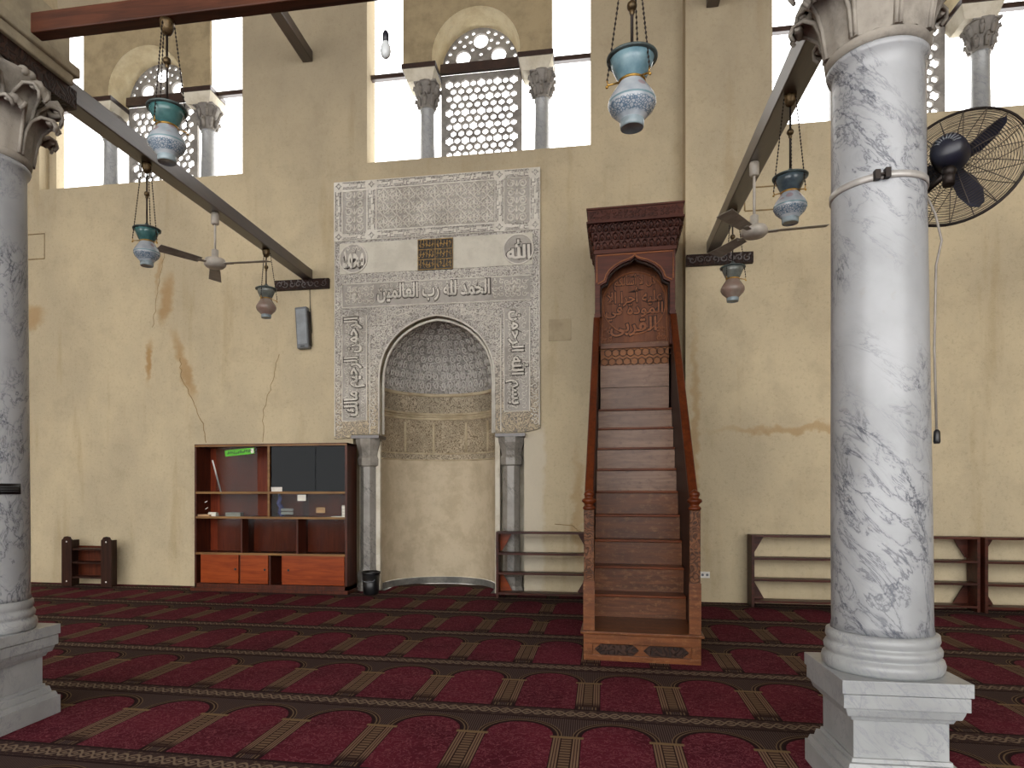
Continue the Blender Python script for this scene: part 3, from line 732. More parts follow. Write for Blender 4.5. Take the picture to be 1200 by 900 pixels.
def marble_column(name, label, x, y, zr, r, strap=False):
    t = thing(name, label, 'column', (x, y, 0))
    b = MB(); h = .285
    for z0, z1, a, c in ((0,.12,.285,.285),(.12,.15,.275,.265),(.15,.19,.25,.24),(.19,.21,.225,.222),(.21,.395,.212,.212),(.395,.42,.225,.235),(.42,.455,.25,.262),(.455,.465,.262,.262),(.465,.53,.276,.276),(.53,.535,.268,.268),(.535,.60,.285,.285)):
        b.hexa([(-a,-a,z0),(a,-a,z0),(a,a,z0),(-a,a,z0)], [(-c,-c,z1),(c,-c,z1),(c,c,z1),(-c,c,z1)])
    b.build('pedestal', m_marble2, t, bevel=.006)
    b = MB(); b.lathe([(.262,.60),(.272,.615),(.276,.64),(.270,.662),(.255,.672),(.252,.68),(.262,.69),(.264,.71),(.256,.725),(.246,.73),(.25,.742),(.255,.755),(.252,.785),(.24,.79),(r+.004,.795)], n=56); b.build('base_ring', m_marble2, t)
    b = MB(); r1 = r*.92; b.lathe([(r+.006,.795),(r,.83),(r,1.2),(r1,zr-.12),(r1,zr-.05),(r1+.018,zr-.035),(r1+.024,zr-.015),(r1+.012,zr)], n=56); b.build('shaft', m_marble, t)
    b = MB(); b.lathe([(r1+.004,zr-.002),(r1+.026,zr+.012),(r1+.03,zr+.035),(r1+.022,zr+.055),(r1+.01,zr+.06)], n=56); b.build('neck_ring', m_capstone, t)
    z = zr+.05; b = MB()
    b.lathe([(r1+.005,z),(r1+.008,z+.2),(r1+.03,z+.36),(r1+.085,z+.48),(r1+.10,z+.5)], n=40)
    for i in range(8): acanthus(b, 2*pi*i/8+pi/8, r1+.016, z-.005, .29, .175)
    for i in range(8): acanthus(b, 2*pi*i/8, r1-.002, z+.02, .43, .17, 1.15)
    for i in range(4):                     # corner volutes and middle bosses
        a = pi/4+i*pi/2; ca, sa = cos(a), sin(a)
        for s in (-1, 1):
            pts = []
            for k in range(15):
                q = k/14
                if q < .4: rr = r1+.04+.10*(q/.4); zz = z+.26+.2*(q/.4)**.8
                else:
                    u = (q-.4)/.6*2.6*pi; sp = .058*(1-.65*(q-.4)/.6); rr = r1+.14+sp*sin(u)*.9; zz = z+.405+sp*cos(u)
                pts.append((rr*ca-s*.022*sa, rr*sa+s*.022*ca, zz))
            b.tube(pts, .021, 6)
        a = i*pi/2; rr = r1+.075
        for da in (-.09, .09): b.ball((rr*cos(a+da), rr*sin(a+da), z+.505), .034, 8, .9)
    A = []
    for i in range(4):                     # concave sided abacus
        a = pi/4+i*pi/2
        p = Vector((.37*cos(a), .37*sin(a), 0)); q = Vector((.37*cos(a+pi/2), .37*sin(a+pi/2), 0)); tn = (q-p).normalized(); nr = Vector((cos(a+pi/4), sin(a+pi/4), 0))
        for k in range(7):
            f = k/7; A.append(p.lerp(q, .06+f*.94*.94)-nr*.05*sin(pi*f))
    b.prism([(p.x, p.y) for p in A], z+.485, z+.545, 'z')
    b.build('capital', m_capstone, t)
    zt = z+.545
    b = MB(); b.box(-.42 if x < 0 else -.2, .24, -.55, .48, zt, zt+.13); b.build('carved_timber', m_darkcarve, t)
    b = MB(); q = -.44 if x < 0 else -.24; b.box(q, .27, -.5, .42, zt+.13, zt+.20); b.box(q, .29, -.5, .46, zt+.20, zt+.27); b.box(q+.02, .26, -.44, .40, zt+.27, zt+.55); b.build('impost_stone', m_impost, t, bevel=.01)
    return t, zt
cl, ztl = marble_column('marble_column', 'veined marble column with a small black plaque, at the end of the red-brown beam', -3.82, 3.72, 3.60, .235)
cr, ztr = marble_column('marble_column', 'veined marble column with a metal strap and a caged fan on its shaft', 1.48, 3.68, 3.68, .226)
b = MB(); b.box(-4.25, -3.6, 3.3, 4.05, ztl+.55, 9.8); b.box(1.08, 1.74, 3.26, 4.0, ztr+.55, 9.8); struct('trim_1', b, m_wall)
# black plaque on the left column (curved, follows the shaft)
b = MB((-3.82, 3.72, 0)); rr = .234
a0, a1 = R(-32), R(2)
b.lathe([(rr+.001,1.478),(rr+.008,1.478),(rr+.008,1.545),(rr+.001,1.545)], (-3.82,3.72,0), 10, a0, a1, caps=False)
pq = tag(b.build('plaque', m_black), 'small black plaque with faint white lines on the left marble column', 'plaque')
b = MB((-3.82, 3.72, 0))
for z in (1.525, 1.510, 1.496):
    b.tube([(-3.82+(rr+.009)*cos(a0+(a1-a0)*k), 3.72+(rr+.009)*sin(a0+(a1-a0)*k), z) for k in (.12,.3,.5,.7,.88)], .0014, 4)
b.build('script_line', m_grey, pq)
cr.rotation_euler = (0, -.0072, 0)
# strap with its bolt
b = MB(); zs = 3.02; rs = .214
b.lathe([(rs,zs-.016),(rs+.006,zs-.016),(rs+.006,zs+.016),(rs,zs+.016)], n=56)
st = b.build('strap', m_strap, cr); b = MB(); a = R(-108)
for da in (-.1, .1): b.box(rs*cos(a+da)-.012, rs*cos(a+da)+.012, rs*sin(a+da)-.03, rs*sin(a+da), zs-.02, zs+.025)
b.tube([(rs*cos(a-.14), rs*sin(a-.14)-.02, zs), (rs*cos(a+.14), rs*sin(a+.14)-.02, zs)], .007, 6); b.build('bolt', m_iron, st)

# ------------------------------------------------------------------ beams
def lerp3(a, b, t): return tuple(a[i]+(b[i]-a[i])*t for i in range(3))
LB = ((-3.775, 4.17, 4.40), (-4.24, YW-.002, 4.797)); RB = ((1.40, 4.12, 4.36), (1.645, YR-.002, 4.782))
def beam(name, a, b, w, h, label, m, w2=None, h2=None):
    q = MB(a); q.bar(a, b, w, h, w2, h2); return tag(q.build(name, m, bevel=.008), label, 'beam', kind='thing')
beam('tie_beam', *LB, .15, .15, 'dark wooden tie beam running from the plaque column to the wall left of the niche', m_beam)
beam('tie_beam', *RB, .17, .17, 'dark wooden tie beam from the strapped column to the wall right of the pulpit', m_beam, .15, .15)
q = MB((-1, 3.66, 4.39)); q.box(-3.40, 1.2, 3.61, 3.70, 4.325, 4.45); tag(q.build('cross_beam', m_redbeam, bevel=.008), 'long red-brown beam across the top between the two marble columns', 'beam', kind='thing')
beam('roof_beam', (-4.24, 3.9, 8.13), (-4.24, YW-.002, 8.13), .16, .16, 'dark high beam end meeting the wall between the two left windows', m_beam)
beam('roof_beam', (1.645, 4.0, 8.09), (1.645, YR-.002, 8.09), .16, .16, 'dark high beam end above the pulpit canopy, right of the wall step', m_beam)
for x0, x1, y, zb, lab in ((-4.753, -3.885, YW, 4.57, 'carved dark plank on the wall under the tie beam left of the niche'), (1.30, 2.16, YR, 4.53, 'carved dark plank on the wall under the tie beam right of the pulpit')):
    q = MB(((x0+x1)/2, y, zb)); q.box(x0, x1, y-.06, y+.02, zb, zb+.15); p = tag(q.build('beam_plank', m_darkcarve, bevel=.006), lab, 'plank')
    q = MB(((x0+x1)/2, y, zb)); scrolls(q, x0+.03, x1-.03, zb+.02, zb+.13, y-.06, .1, .016, .008); q.build('carving', m_beam, p)

# ------------------------------------------------------------------ pulpit (minbar)
mn = thing('pulpit', 'tall wooden stair pulpit with carved canopy and inscribed back panel', 'pulpit', (.4525, 5.95, 0), R(-2.5))
b = MB(); b.box(-.49, .49, .02, .70, 0, .235); pf = b.build('platform', m_mwood, mn)
b = MB(); b.box(-.525, .525, -.03, .70, .235, .263); b.build('platform_top', m_mwood, pf, bevel=.008)
b = MB()
for x0, x1, z0, z1 in ((-.5, .5, 0, .05), (-.5, .5, .15, .235), (-.5, -.42, .05, .15), (.42, .5, .05, .15)): b.box(x0, x1, .0, .025, z0, z1)
b.build('front_frame', m_mwood, pf, bevel=.004)
b = MB()
for x0, x1 in ((-.40, -.02), (.02, .40)): b.prism([(x0, .10), (x0+.05, .055), (x1-.05, .055), (x1, .10), (x1-.05, .145), (x0+.05, .145)], .005, .022)
b.build('front_panel', m_darkcarve, pf)
for k in range(9):
    y = .684+.217*k; z = .487+.253*k; zl = .263 if k == 0 else z-.253
    b = MB(); b.box(-.44, .44, y+.012, y+.03, zl, z-.022); st = b.build('riser', m_mupper if k > 4 else m_mwood, mn)
    b = MB(); b.box(-.44, .44, y-.018, y+.25, z-.026, z); b.build('tread', m_mnose, st, bevel=.007)
y = .684+.217*9
b = MB(); b.box(-.42, .42, y, y+.025, 2.511, 2.80); b.box(-.42, .42, y-.006, y+.02, 2.805, 3.085); b.build('high_riser', m_mupper, mn)
b = MB(); b.box(-.42, .42, y+.02, y+.04, 3.085, 3.30); lp = b.build('lattice_panel', m_mgeo, mn)
b = MB()
for i in range(9):
    for z in (3.135, 3.25):
        cx = -.37+i*.0925+(.046 if z > 3.2 else 0); q = circ(cx, z, .05, 6, pi/6); b.strip(q+[q[0]], .012, y+.02, .008, False)
b.build('lattice_line', m_mpanel, lp)
b = MB(); b.box(-.42, .42, y+.0, y+.12, 3.30, 3.375); b.build('sill', m_mwood, mn, bevel=.006)
yb = y+.14
b = MB(); b.box(-.44, .44, yb, yb+.03, 3.3, 4.5); bp = b.build('back_panel', m_mcal, mn)
b = MB(); cz = 3.90
put_text(b, 'قل لا أسألكم', -.25, .27, 4.08, 4.27, yb, .012, offset=.012)
put_text(b, 'عليه أجرا إلا'.replace('إ', 'ا'), -.34, .35, 3.86, 4.10, yb, .012, offset=.014)
put_text(b, 'المودة في', -.36, .36, 3.68, 3.90, yb, .012, offset=.014)
put_text(b, 'القربى', -.30, .28, 3.48, 3.72, yb, .012, offset=.016)
b.build('inscription', m_mrelief, bp)
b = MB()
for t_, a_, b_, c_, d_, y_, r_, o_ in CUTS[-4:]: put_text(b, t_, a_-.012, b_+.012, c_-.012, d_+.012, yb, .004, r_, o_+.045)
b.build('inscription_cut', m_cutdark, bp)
b = MB(); q = circ(0, cz, .395, 40); 
for i in range(40):
    if q[i][1] > 3.4: b.strip([q[i], q[(i+1) % 40]], .016, yb, .008, False)
for sx in (-1, 1): scrolls(b, sx*.34-.07, sx*.34+.07, 3.41, 3.60, yb, .08, .014, .008)
for z in (3.39,): b.strip([(-.41, z), (.41, z)], .02, yb, .01, False)
b.strip([(-.405, 3.39), (-.405, 4.1)], .016, yb, .01, False); b.strip([(.405, 3.39), (.405, 4.1)], .016, yb, .01, False)
b.build('carved_border', m_mrelief, bp)
# arched front of the canopy
b = MB(); H = [(-.42,3.70),(-.42,4.06),(-.375,4.085),(-.345,4.10),(-.335,4.13),(-.325,4.17),(-.29,4.225),(-.23,4.28),(-.15,4.325),(-.07,4.352),(-.03,4.37),(0,4.40)]
H = H+[(-x, z) for x, z in H[-2::-1]]
plate(b, [[(-.485, 3.70)]+H+[(.485, 3.70), (.485, 4.47), (-.485, 4.47)]], 2.48, 2.53)
af = b.build('arch_front', m_mdark, mn)
b = MB(); fr = [(-.46, 4.10), (-.46, 4.435), (.46, 4.435), (.46, 4.10)]; b.strip(fr, .016, 2.48, .01, False)
b.strip([(x*1.07, z+.022) for x, z in H[1:-1]], .016, 2.48, .01, False); b.build('frame_line', m_mrelief, af)
b = MB(); plate(b, [[(-.43, 3.70)]+[(x*.96, z-.02) for x, z in H]+[(.43, 3.70), (.43, 4.46), (-.43, 4.46)]], 2.53, 2.60); b.build('arch_soffit', m_darkcarve, af)
for s in (-1, 1):
    b = MB(); b.box(s*.4525-.0325, s*.4525+.0325, 2.47, 2.55, 3.3, 4.06); b.box(s*.4525-.038, s*.4525+.038, 2.46, 2.555, 3.66, 3.71); b.build('canopy_post', m_mdark, mn, bevel=.005)
    b = MB(); b.box(s*.465-.02, s*.465+.02, 2.53, 3.58, 3.6, 4.5); b.build('canopy_side', m_mdark, mn)
# muqarnas cornice
b = MB(); b.box(-.5, .5, 2.46, 3.6, 4.45, 4.5); b.box(-.57, .57, 2.36, 3.62, 4.80, 4.98); b.box(-.585, .585, 2.345, 3.62, 4.795, 4.82); b.box(-.585, .585, 2.345, 3.62, 4.96, 4.985)
b.hexa([(-.48,2.5,4.5),(.48,2.5,4.5),(.48,3.6,4.5),(-.48,3.6,4.5)], [(-.55,2.42,4.8),(.55,2.42,4.8),(.55,3.6,4.8),(-.55,3.6,4.8)])
cn = b.build('cornice', m_mdark, mn, bevel=.003)
b = MB()
for r in range(3):
    n = 12+r; z0 = 4.505+.1*r; hw = .485+.028*r; yy = 2.47-.032*r; s = 2*hw/n
    for i in range(n):
        cx = -hw+(i+.5)*s; o2 = [(cx-s*.46, z0), (cx-s*.46, z0+.045), (cx-s*.32, z0+.075), (cx, z0+.095), (cx+s*.32, z0+.075), (cx+s*.46, z0+.045), (cx+s*.46, z0)]
        b.strip(o2, .016, yy+.005, .03, False); b.ball((cx, yy+.02, z0+.03), s*.26, 6, 1.2)
    for sx in (-1, 1):
        for i in range(9): b.ball((sx*(hw-.005), yy+.06+i*.11, z0+.045), .045, 6)
b.build('muqarnas_tier', m_mdarkcarve, cn)
b = MB(); scrolls(b, -.56, .56, 4.83, 4.95, 2.36, .07, .011, .005); b.build('fascia_carving', m_mdarkcarve, cn)
# sides, rails, newels
for s in (-1, 1):
    b = MB(); x0, x1 = (-.485, -.445) if s < 0 else (.445, .485)
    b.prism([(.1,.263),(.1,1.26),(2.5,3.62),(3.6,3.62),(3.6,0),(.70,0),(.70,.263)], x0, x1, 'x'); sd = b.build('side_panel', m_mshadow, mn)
    b = MB(); b.bar((s*.462, .10, 1.30), (s*.462, 2.50, 3.66), .08, .05); b.build('handrail', m_morange, mn, bevel=.012)
    b = MB(); b.box(s*.452-.045, s*.452+.045, .02, .11, .263, 1.33); nw = b.build('newel_post', m_mpanel, mn, bevel=.005)
    b = MB(); b.box(s*.452-.05, s*.452+.05, .014, .05, .263, .70); b.build('lower_board', m_mwood, nw)
    b = MB(); b.lathe([(.05,1.33),(.058,1.345),(.05,1.36),(.036,1.37),(.045,1.385),(.066,1.405),(.06,1.425),(.036,1.435),(.04,1.45),(.048,1.465),(.042,1.485),(.022,1.50),(.008,1.51)], (s*.452,.065,0), 16); b.build('finial', m_morange, nw)

# ------------------------------------------------------------------ glass cabinet
CX0, CX1, CY0, CY1 = -5.854, -3.452, 9.2, 9.60
cb = thing('bookcase', 'wide brown wooden bookcase with sliding glass panes and orange doors', 'bookcase', ((CX0+CX1)/2, 9.4, 0))
C = lambda: MB(((CX0+CX1)/2, 9.4, 0))
b = C(); b.box(CX0, CX0+.03, CY0, CY1, 0, 2.19); b.box(CX1-.035, CX1, CY0, CY1, 0, 2.19); b.box(CX0, CX1, CY0, CY1, 2.155, 2.195); b.build('carcass', m_cab, cb)
b = C(); b.box(CX0, CX1, CY1-.02, CY1, .1, 2.17); b.build('back_board', m_cabback, cb)
b = C(); b.box(CX0-.05, CX1+.02, CY0-.03, CY1, 0, .05); b.box(CX0, CX1, CY0+.0, CY1, .05, .11); b.build('plinth', m_cab, cb)
for z in (.56, 1.10, 1.47):
    b = C(); b.box(CX0+.03, CX1-.035, CY0+.02, CY1-.02, z-.012, z+.012); sh = b.build('shelf', m_cab, cb)
    b = C(); b.box(CX0+.02, CX1-.03, CY0-.004, CY0+.02, z-.016, z+.016); b.build('shelf_edge', m_cabedge, sh)
b = C(); b.box(CX0, CX1, CY0-.004, CY0+.02, 2.16, 2.18); b.build('top_rail', m_cabedge, cb)
XD = -4.665
for x, z0, z1 in ((XD, 1.10, 2.17), (-5.11, .56, 1.10), (-4.23, .56, 1.10), (-5.13, .1, .56), (-4.66, .1, .56)):
    b = C(); b.box(x-.012, x+.012, CY0+.03, CY1-.02, z0, z1); b.build('divider', m_cab, cb)
b = C(); b.box(XD-.016, XD+.016, CY0-.002, CY0+.02, 1.1, 2.17); b.build('divider_edge', m_cabedge, cb)
for x0, x1, z0, z1 in ((-5.52,-4.86,1.49,2.15),(-4.64,-3.95,1.49,2.15),(-4.1,-3.5,1.49,2.15),(-5.46,-4.85,1.12,1.45),(-4.64,-4.05,1.12,1.45),(-4.15,-3.5,1.12,1.45),(-5.5,-5.13,.58,1.08),(-5.0,-4.25,.58,1.08),(-4.1,-3.5,.58,1.08)):
    b = C(); yy = CY0+.03+(.012 if x0 in (-4.1,-4.15) else 0); b.box(x0, x1, yy, yy+.005, z0, z1); b.build('glass_pane', m_darkglass if z0 > 1.4 and x0 > -4.7 else m_glass, cb)  # upper right panes: dark tint stands in for reflections of the hall
for x0, x1 in ((-5.76,-5.15),(-5.12,-4.68),(-4.46,-3.5)):
    b = C(); b.box(x0, x1, CY0+.01, CY0+.03, .12, .545); d = b.build('sliding_door', m_caborange, cb)
    b = C(); b.lathe([(.018,0),(.018,.004),(.01,.006)], (0,0,0), 12)
    b.v = [Vector(((x1-.05 if x0 < -5 else x0+.1)+p.x, CY0+.008-p.z, .33+p.y)) for p in b.v]; b.build('finger_hole', m_black, d)
# things in the cabinet
def small(name, mk, m, label, cat, loc, group=None, rot=None):
    b = MB(); mk(b); o = b.build(name, m, loc=loc); tag(o, label, cat, group)
    if rot: o.rotation_euler = rot
    return o
ysh = 9.32
small('white_rod', lambda b: b.lathe([(.011,0),(.012,.4),(.011,.5)], n=10), m_white, 'white rod leaning inside the top left bay of the bookcase', 'rod', (-5.52, 9.36, 1.484), rot=(0, R(-16), 0))
small('card', lambda b: b.box(-.085, .085, 0, .006, 0, .065), m_paper, 'white card standing low at the left of the upper right glass bay', 'card', (-4.55, 9.223, 1.488))
gp = small('paper_strip', lambda b: b.box(-.235, .235, 0, .002, -.045, .045), m_grn, 'bright green paper strip with black writing on the bookcase glass', 'paper strip', (-5.14, 9.226, 2.075), rot=(0, R(-5), 0))
b = MB()
for k in range(12):
    x = -.20+k*.033
    b.strip([(x, random.uniform(-.02,.0)), (x+.01, random.uniform(-.03,.03)), (x+.024, random.uniform(-.01,.03)), (x+.036, random.uniform(-.02,.01))], .013, 0, .001)
    if k % 3 == 0: b.strip([(x+.015, -.02), (x+.02, .035)], .01, 0, .001)
b.build('writing', m_black, gp)
b = MB(); b.box(.18, .225, -.001, .001, -.035, .035); b.build('white_end', m_paper, gp)
small('box', lambda b: (b.box(-.065, .065, -.04, .04, 0, .05), b.box(-.06, .06, -.035, .035, .052, .062)), m_paper, 'small white box in the left bay of the second shelf, beside the cabinet side', 'box', (-5.62, 9.32, 1.112))
small('book', lambda b: (b.box(-.11, .11, -.07, .07, 0, .006), b.box(-.105, .105, -.066, .066, .006, .024), b.box(-.11, .11, -.07, .07, .024, .03)), m_tan, 'brown flat book lying at the very left of the second shelf', 'book', (-5.74, 9.30, 1.112))
small('box', lambda b: (b.box(-.12, .12, -.05, .05, 0, .05), b.box(-.122, .122, -.052, .052, .04, .058)), m_plainband, 'pale grey flat box behind glass on the second shelf, left bay', 'box', (-5.28, 9.33, 1.112))
small('cloth_bundle', lambda b: b.tube([(0,0,.33),(.02,.0,.26),(-.01,.01,.19),(.04,.0,.12),(.02,0,.05),(.06,0,.0)], .035, 8, False, (.4,.8,1,1.1,1.2,.9)), m_purple, 'lilac cloth bundle hanging down in the right bay of the second shelf', 'cloth', (-4.57, 9.34, 1.125))
for k in range(2):
    small('paper_roll', lambda b: b.tube([(0,0,0),(.18,0,0)], .022, 10), m_paper, ['upper of two short white rolls beside the lilac cloth', 'lower of two short white rolls beside the lilac cloth'][k], 'roll', (-4.51, 9.30, 1.215-.05*k), 'white rolls on the second shelf')
small('card', lambda b: b.box(-.065, .065, 0, .004, -.045, .045), m_paper, 'white card stuck on the glass of the second row above the smudge', 'card', (-4.16, 9.225, 1.395))
small('card', lambda b: b.box(-.07, .07, 0, .004, -.04, .04), m_tan, 'tan card stuck on the glass of the second row', 'card', (-3.87, 9.236, 1.215))
small('paper_sheet', lambda b: b.box(-.08, .08, -.08, .08, 0, .012), m_paper, 'white paper lying flat beside the small stack on the second shelf', 'paper', (-3.63, 9.31, 1.112))
for k in range(8):
    small('small_box', lambda b: b.box(-.032, .032, -.03, .03, 0, .021), m_paper if k % 2 == 0 else m_plainband, 'small white box in the short stack at the right end of the second shelf', 'box', (-3.515+.002*(k % 3), 9.265, 1.112+.0215*k), 'white boxes stacked on the second shelf')
for x, z, lab in ((-5.73, 1.33, 'upper white paper tab on the dark glass of the second row'), (-5.72, 1.23, 'lower white paper tab on the dark glass of the second row')):
    small('paper_tab', lambda b: b.prism([(-.02,-.015),(.02,.005),(.025,.02),(-.015,.0)], 0, .003), m_paper, lab, 'paper', (x, CY0+.10, z))

# ------------------------------------------------------------------ bin, small shelf, racks
bn = thing('waste_bin', 'black waste bin standing before the left niche column', 'bin', (-3.12, 9.28, 0))
b = MB(); b.lathe([(.10,0),(.112,.02),(.128,.30),(.126,.30),(.108,.03),(.0,.03)], n=28, caps=False); b.lathe([(.0,.0),(.10,.0)], n=28, caps=False); b.build('body', m_black, bn)
b = MB(); b.lathe([(.126,.29),(.137,.295),(.137,.325),(.126,.33),(.122,.3)], n=28, caps=False); b.build('rim', m_black, bn)
b = MB(); b.tube([(.1*cos(a), -.13, .23+.04*sin(a)) for a in [pi+pi*i/8 for i in range(9)]], .005, 6); b.build('handle', m_grey, bn)

sf = thing('small_shelf', 'small dark wooden shelf stand with scalloped posts by the left wall stretch', 'shelf', (-7.75, 9.30, 0))
for s in (-1, 1):
    b = MB(); cx = s*.345
    pts = [(cx-.09,0),(cx+.09,0),(cx+.09,.72),(cx+.085,.735),(cx+.07,.74),(cx+.05,.775),(cx,.785),(cx-.05,.775),(cx-.07,.74),(cx-.085,.735),(cx-.09,.72)]
    b.prism(pts, -.015, .015); b.box(cx-s*.01-.02, cx-s*.01+.02, .015, .22, 0, .72); p = b.build('post', m_shelf, sf, bevel=.004)
    b = MB()
    for z in (.08, .70): b.v += []; b.prism(circ(cx, z, .013, 8), -.018, -.015)
    b.build('screw_cap', m_white, p)
for z in (.14, .37, .58):
    b = MB(); b.box(-.33, .33, .0, .22, z-.012, z+.012); b.build('board', m_shelf, sf)
b = MB(); b.box(-.33, .33, .20, .22, .14, .62); b.build('back_board', m_cab, sf)

def rack(x0, x1, y0, label, top=.925, d=.24):
    t = thing('shoe_rack', label, 'rack', ((x0+x1)/2, y0+d/2, 0), group='low shoe racks along the wall'); L = (x1-x0)/2
    for s in (-1, 1):
        b = MB(); b.box(s*L-.018, s*L+.018, -d/2, d/2, 0, top); e = b.build('end_board', m_rack, t, bevel=.003)
        for zz, sg in ((top-.02, -1), (.075, 1)):
            b = MB(); x = s*(L-.018); b.prism([(x, zz), (x-s*.17, zz), (x-s*.03, zz+sg*.25), (x, zz+sg*.26)], d/2-.03, d/2-.008); b.build('gusset', m_caborange if (s < 0 and x0 < 0) else m_rack, e)  # left gussets take orange, the light on them put into the colour
    for z in (.065, .345, .62, top-.012):
        b = MB(); b.box(-L, L, -d/2+.004, d/2-.03, z-.013, z+.013); b.box(-L, L, -d/2-.006, -d/2+.02, z-.014, z+.014); b.build('shelf_board', m_rack, t)
rack(-1.262, .03, 9.21, 'low open shoe rack between the niche and the pulpit'); rack(2.10, 4.745, 9.06, 'long low open shoe rack passing behind the strapped marble column'); rack(4.80, 7.3, 9.00, 'low open shoe rack at the far right, continuing past the frame')

# ------------------------------------------------------------------ hanging lamps
def lamp_proto(up, body):
    t = thing('hanging_lamp', '', 'lamp', (0,0,0))
    # local: z=0 at the bottom of the glass, scaled so that the bulge is .26 across
    b = MB(); b.lathe([(.0,.004),(.05,.004),(.056,.0),(.062,.0),(.064,.012),(.066,.04),(.06,.045)], n=28, caps=False); b.build('base_ring', m_lampbase, t)
    b = MB(); b.lathe([(.0,.02),(.058,.022),(.06,.04),(.085,.065),(.115,.095),(.129,.125),(.127,.15),(.115,.175),(.095,.205),(.078,.23),(.07,.245)], n=36, caps=False); b.build('glass_body', body, t)
    b = MB(); b.lathe([(.069,.244),(.075,.247),(.075,.256),(.07,.260)], n=28, caps=False)
    for k in range(3):
        a = 2*pi*k/3+.5; b.tube([(.075*cos(a),.075*sin(a),.25),(.13*cos(a),.13*sin(a),.235),(.137*cos(a),.137*sin(a),.26)], .005, 6)
        b.ball((.137*cos(a),.137*sin(a),.225), .009, 6)
    b.build('neck_band', m_brass, t)
    b = MB(); b.lathe([(.07,.258),(.085,.285),(.105,.33),(.122,.375),(.119,.376),(.10,.33),(.08,.285),(.066,.262)], n=36, caps=False); b.build('upper_shade', up, t)
    b = MB(); b.lathe([(.118,.370),(.136,.372),(.138,.384),(.126,.39),(.09,.402),(.045,.418),(.02,.435),(.012,.45),(.0,.452)], n=36, caps=False); b.build('lid', m_lid, t)
    return t
def hang(t, L):
    """rod, ball, chains and ceiling cup for a lamp whose fixing is L above the lid"""
    b = MB(); b.tube([(0,0,.44),(0,0,.44+L)], .008, 8); rd = b.build('rod', m_iron, t)
    b = MB(); b.ball((0,0,.44+L*.5), .028, 10); b.lathe([(.01,.44+L*.5-.05),(.016,.44+L*.5-.035),(.01,.44+L*.5-.02)], n=10, caps=False); b.build('ball', m_bronze, rd)
    b = MB(); zt = .44+L; b.lathe([(.012,zt-.10),(.03,zt-.09),(.045,zt-.06),(.05,zt-.02),(.05,zt)], n=20); b.build('ceiling_cup', m_bronze, t)
    for k in range(3):
        a = 2*pi*k/3+.5; p = Vector((.137*cos(a),.137*sin(a),.25)); q = Vector((.05*cos(a),.05*sin(a),zt-.03)); b = MB(); n = int((q-p).length/.028)
        b.tube([p, q], .0025, 5)
        for i in range(n): b.ball(p.lerp(q, (i+.5)/n), .0062, 4, 1.6)
        b.build('chain', m_iron, t)
spots = [((-2.506,3.655), 4.325, 3.475, 'large teal and white glass lamp hanging under the red-brown beam, before the left window'),
         ((.229,3.655), 4.325, 3.445, 'large pale blue glass lamp hanging high above the pulpit, right of the middle window'),
         ((-3.885,5.38), None, 3.50, 'teal and white glass lamp on the left tie beam, nearest the plaque column'),
         ((-4.105,8.03), None, 3.725, 'small grey and pink glass lamp at the wall end of the left tie beam'),
         ((1.437,5.10), None, 3.43, 'blue and white glass lamp on the right tie beam, just left of the strapped column'),
         ((1.56,7.65), None, 3.575, 'small dusty glass lamp below the carved plank right of the pulpit')]
LV = [(.84, m_teal, m_milk), (.98, m_bluel, m_milk), (.85, m_teal, m_milk), (.98, m_greyl, m_pinkb), (.88, m_slate, m_milk), (.98, m_greyl, m_pinkb)]
for i, ((x, y), zt, zb, lab) in enumerate(spots):
    sc_, up_, bd_ = LV[i]; t = lamp_proto(up_, bd_); t['label'] = lab; t['group'] = 'hanging glass mosque lamps'
    if zt is None:
        a, c = LB if x < 0 else RB; q = (y-a[1])/(c[1]-a[1]); zt = a[2]+(c[2]-a[2])*q-.078
    t.location = (x, y, zb); t.rotation_euler = (0, 0, .7*i); t.scale = (sc_,)*3; hang(t, (zt-zb)/sc_-.44)

# ------------------------------------------------------------------ ceiling fans
def ceiling_fan(x, y, zh, beamline, a0, R_, label):
    a, c = beamline; q = (y-a[1])/(c[1]-a[1]); zt = a[2]+(c[2]-a[2])*q-.076
    t = thing('ceiling_fan', label, 'fan', (x, y, zh)); L = zt-zh
    b = MB(); b.tube([(0,0,.08),(0,0,L)], .012, 10); b.build('rod', m_fanwhite, t)
    b = MB(); b.lathe([(.03,L-.13),(.042,L-.12),(.042,L-.02),(.035,L)], n=16); b.build('canopy', m_fanwhite, t)
    b = MB(); b.lathe([(.02,.15),(.036,.14),(.036,.07),(.05,.055),(.10,.04),(.115,.01),(.115,-.02),(.09,-.045),(.04,-.055),(.0,-.056)], n=28, caps=False); b.build('motor', m_fanwhite, t)
    for k in range(3):
        an = a0+2*pi*k/3; ca, sa = cos(an), sin(an); b = MB()
        P = lambda r, w, z: (r*ca-w*sa, r*sa+w*ca, z)
        b.hexa([P(.08,-.02,-.015),P(.2,-.03,-.015),P(.2,.03,-.015),P(.08,.02,-.015)], [P(.08,-.02,-.005),P(.2,-.03,-.005),P(.2,.03,-.005),P(.08,.02,-.005)])
        b.hexa([P(.17,-.055,-.022),P(R_,-.07,-.026),P(R_,.07,.004),P(.17,.055,.0)], [P(.17,-.055,-.017),P(R_,-.07,-.021),P(R_,.07,.009),P(.17,.055,.005)])
        b.build('blade', m_blade, t, bevel=.003)
ceiling_fan(-3.99, 6.65, 3.96, LB, R(121), .62, 'white three-bladed ceiling fan hanging from the left tie beam')
ceiling_fan(1.47, 6.3, 3.83, RB, R(-6), .60, 'grey three-bladed ceiling fan hanging from the right tie beam')

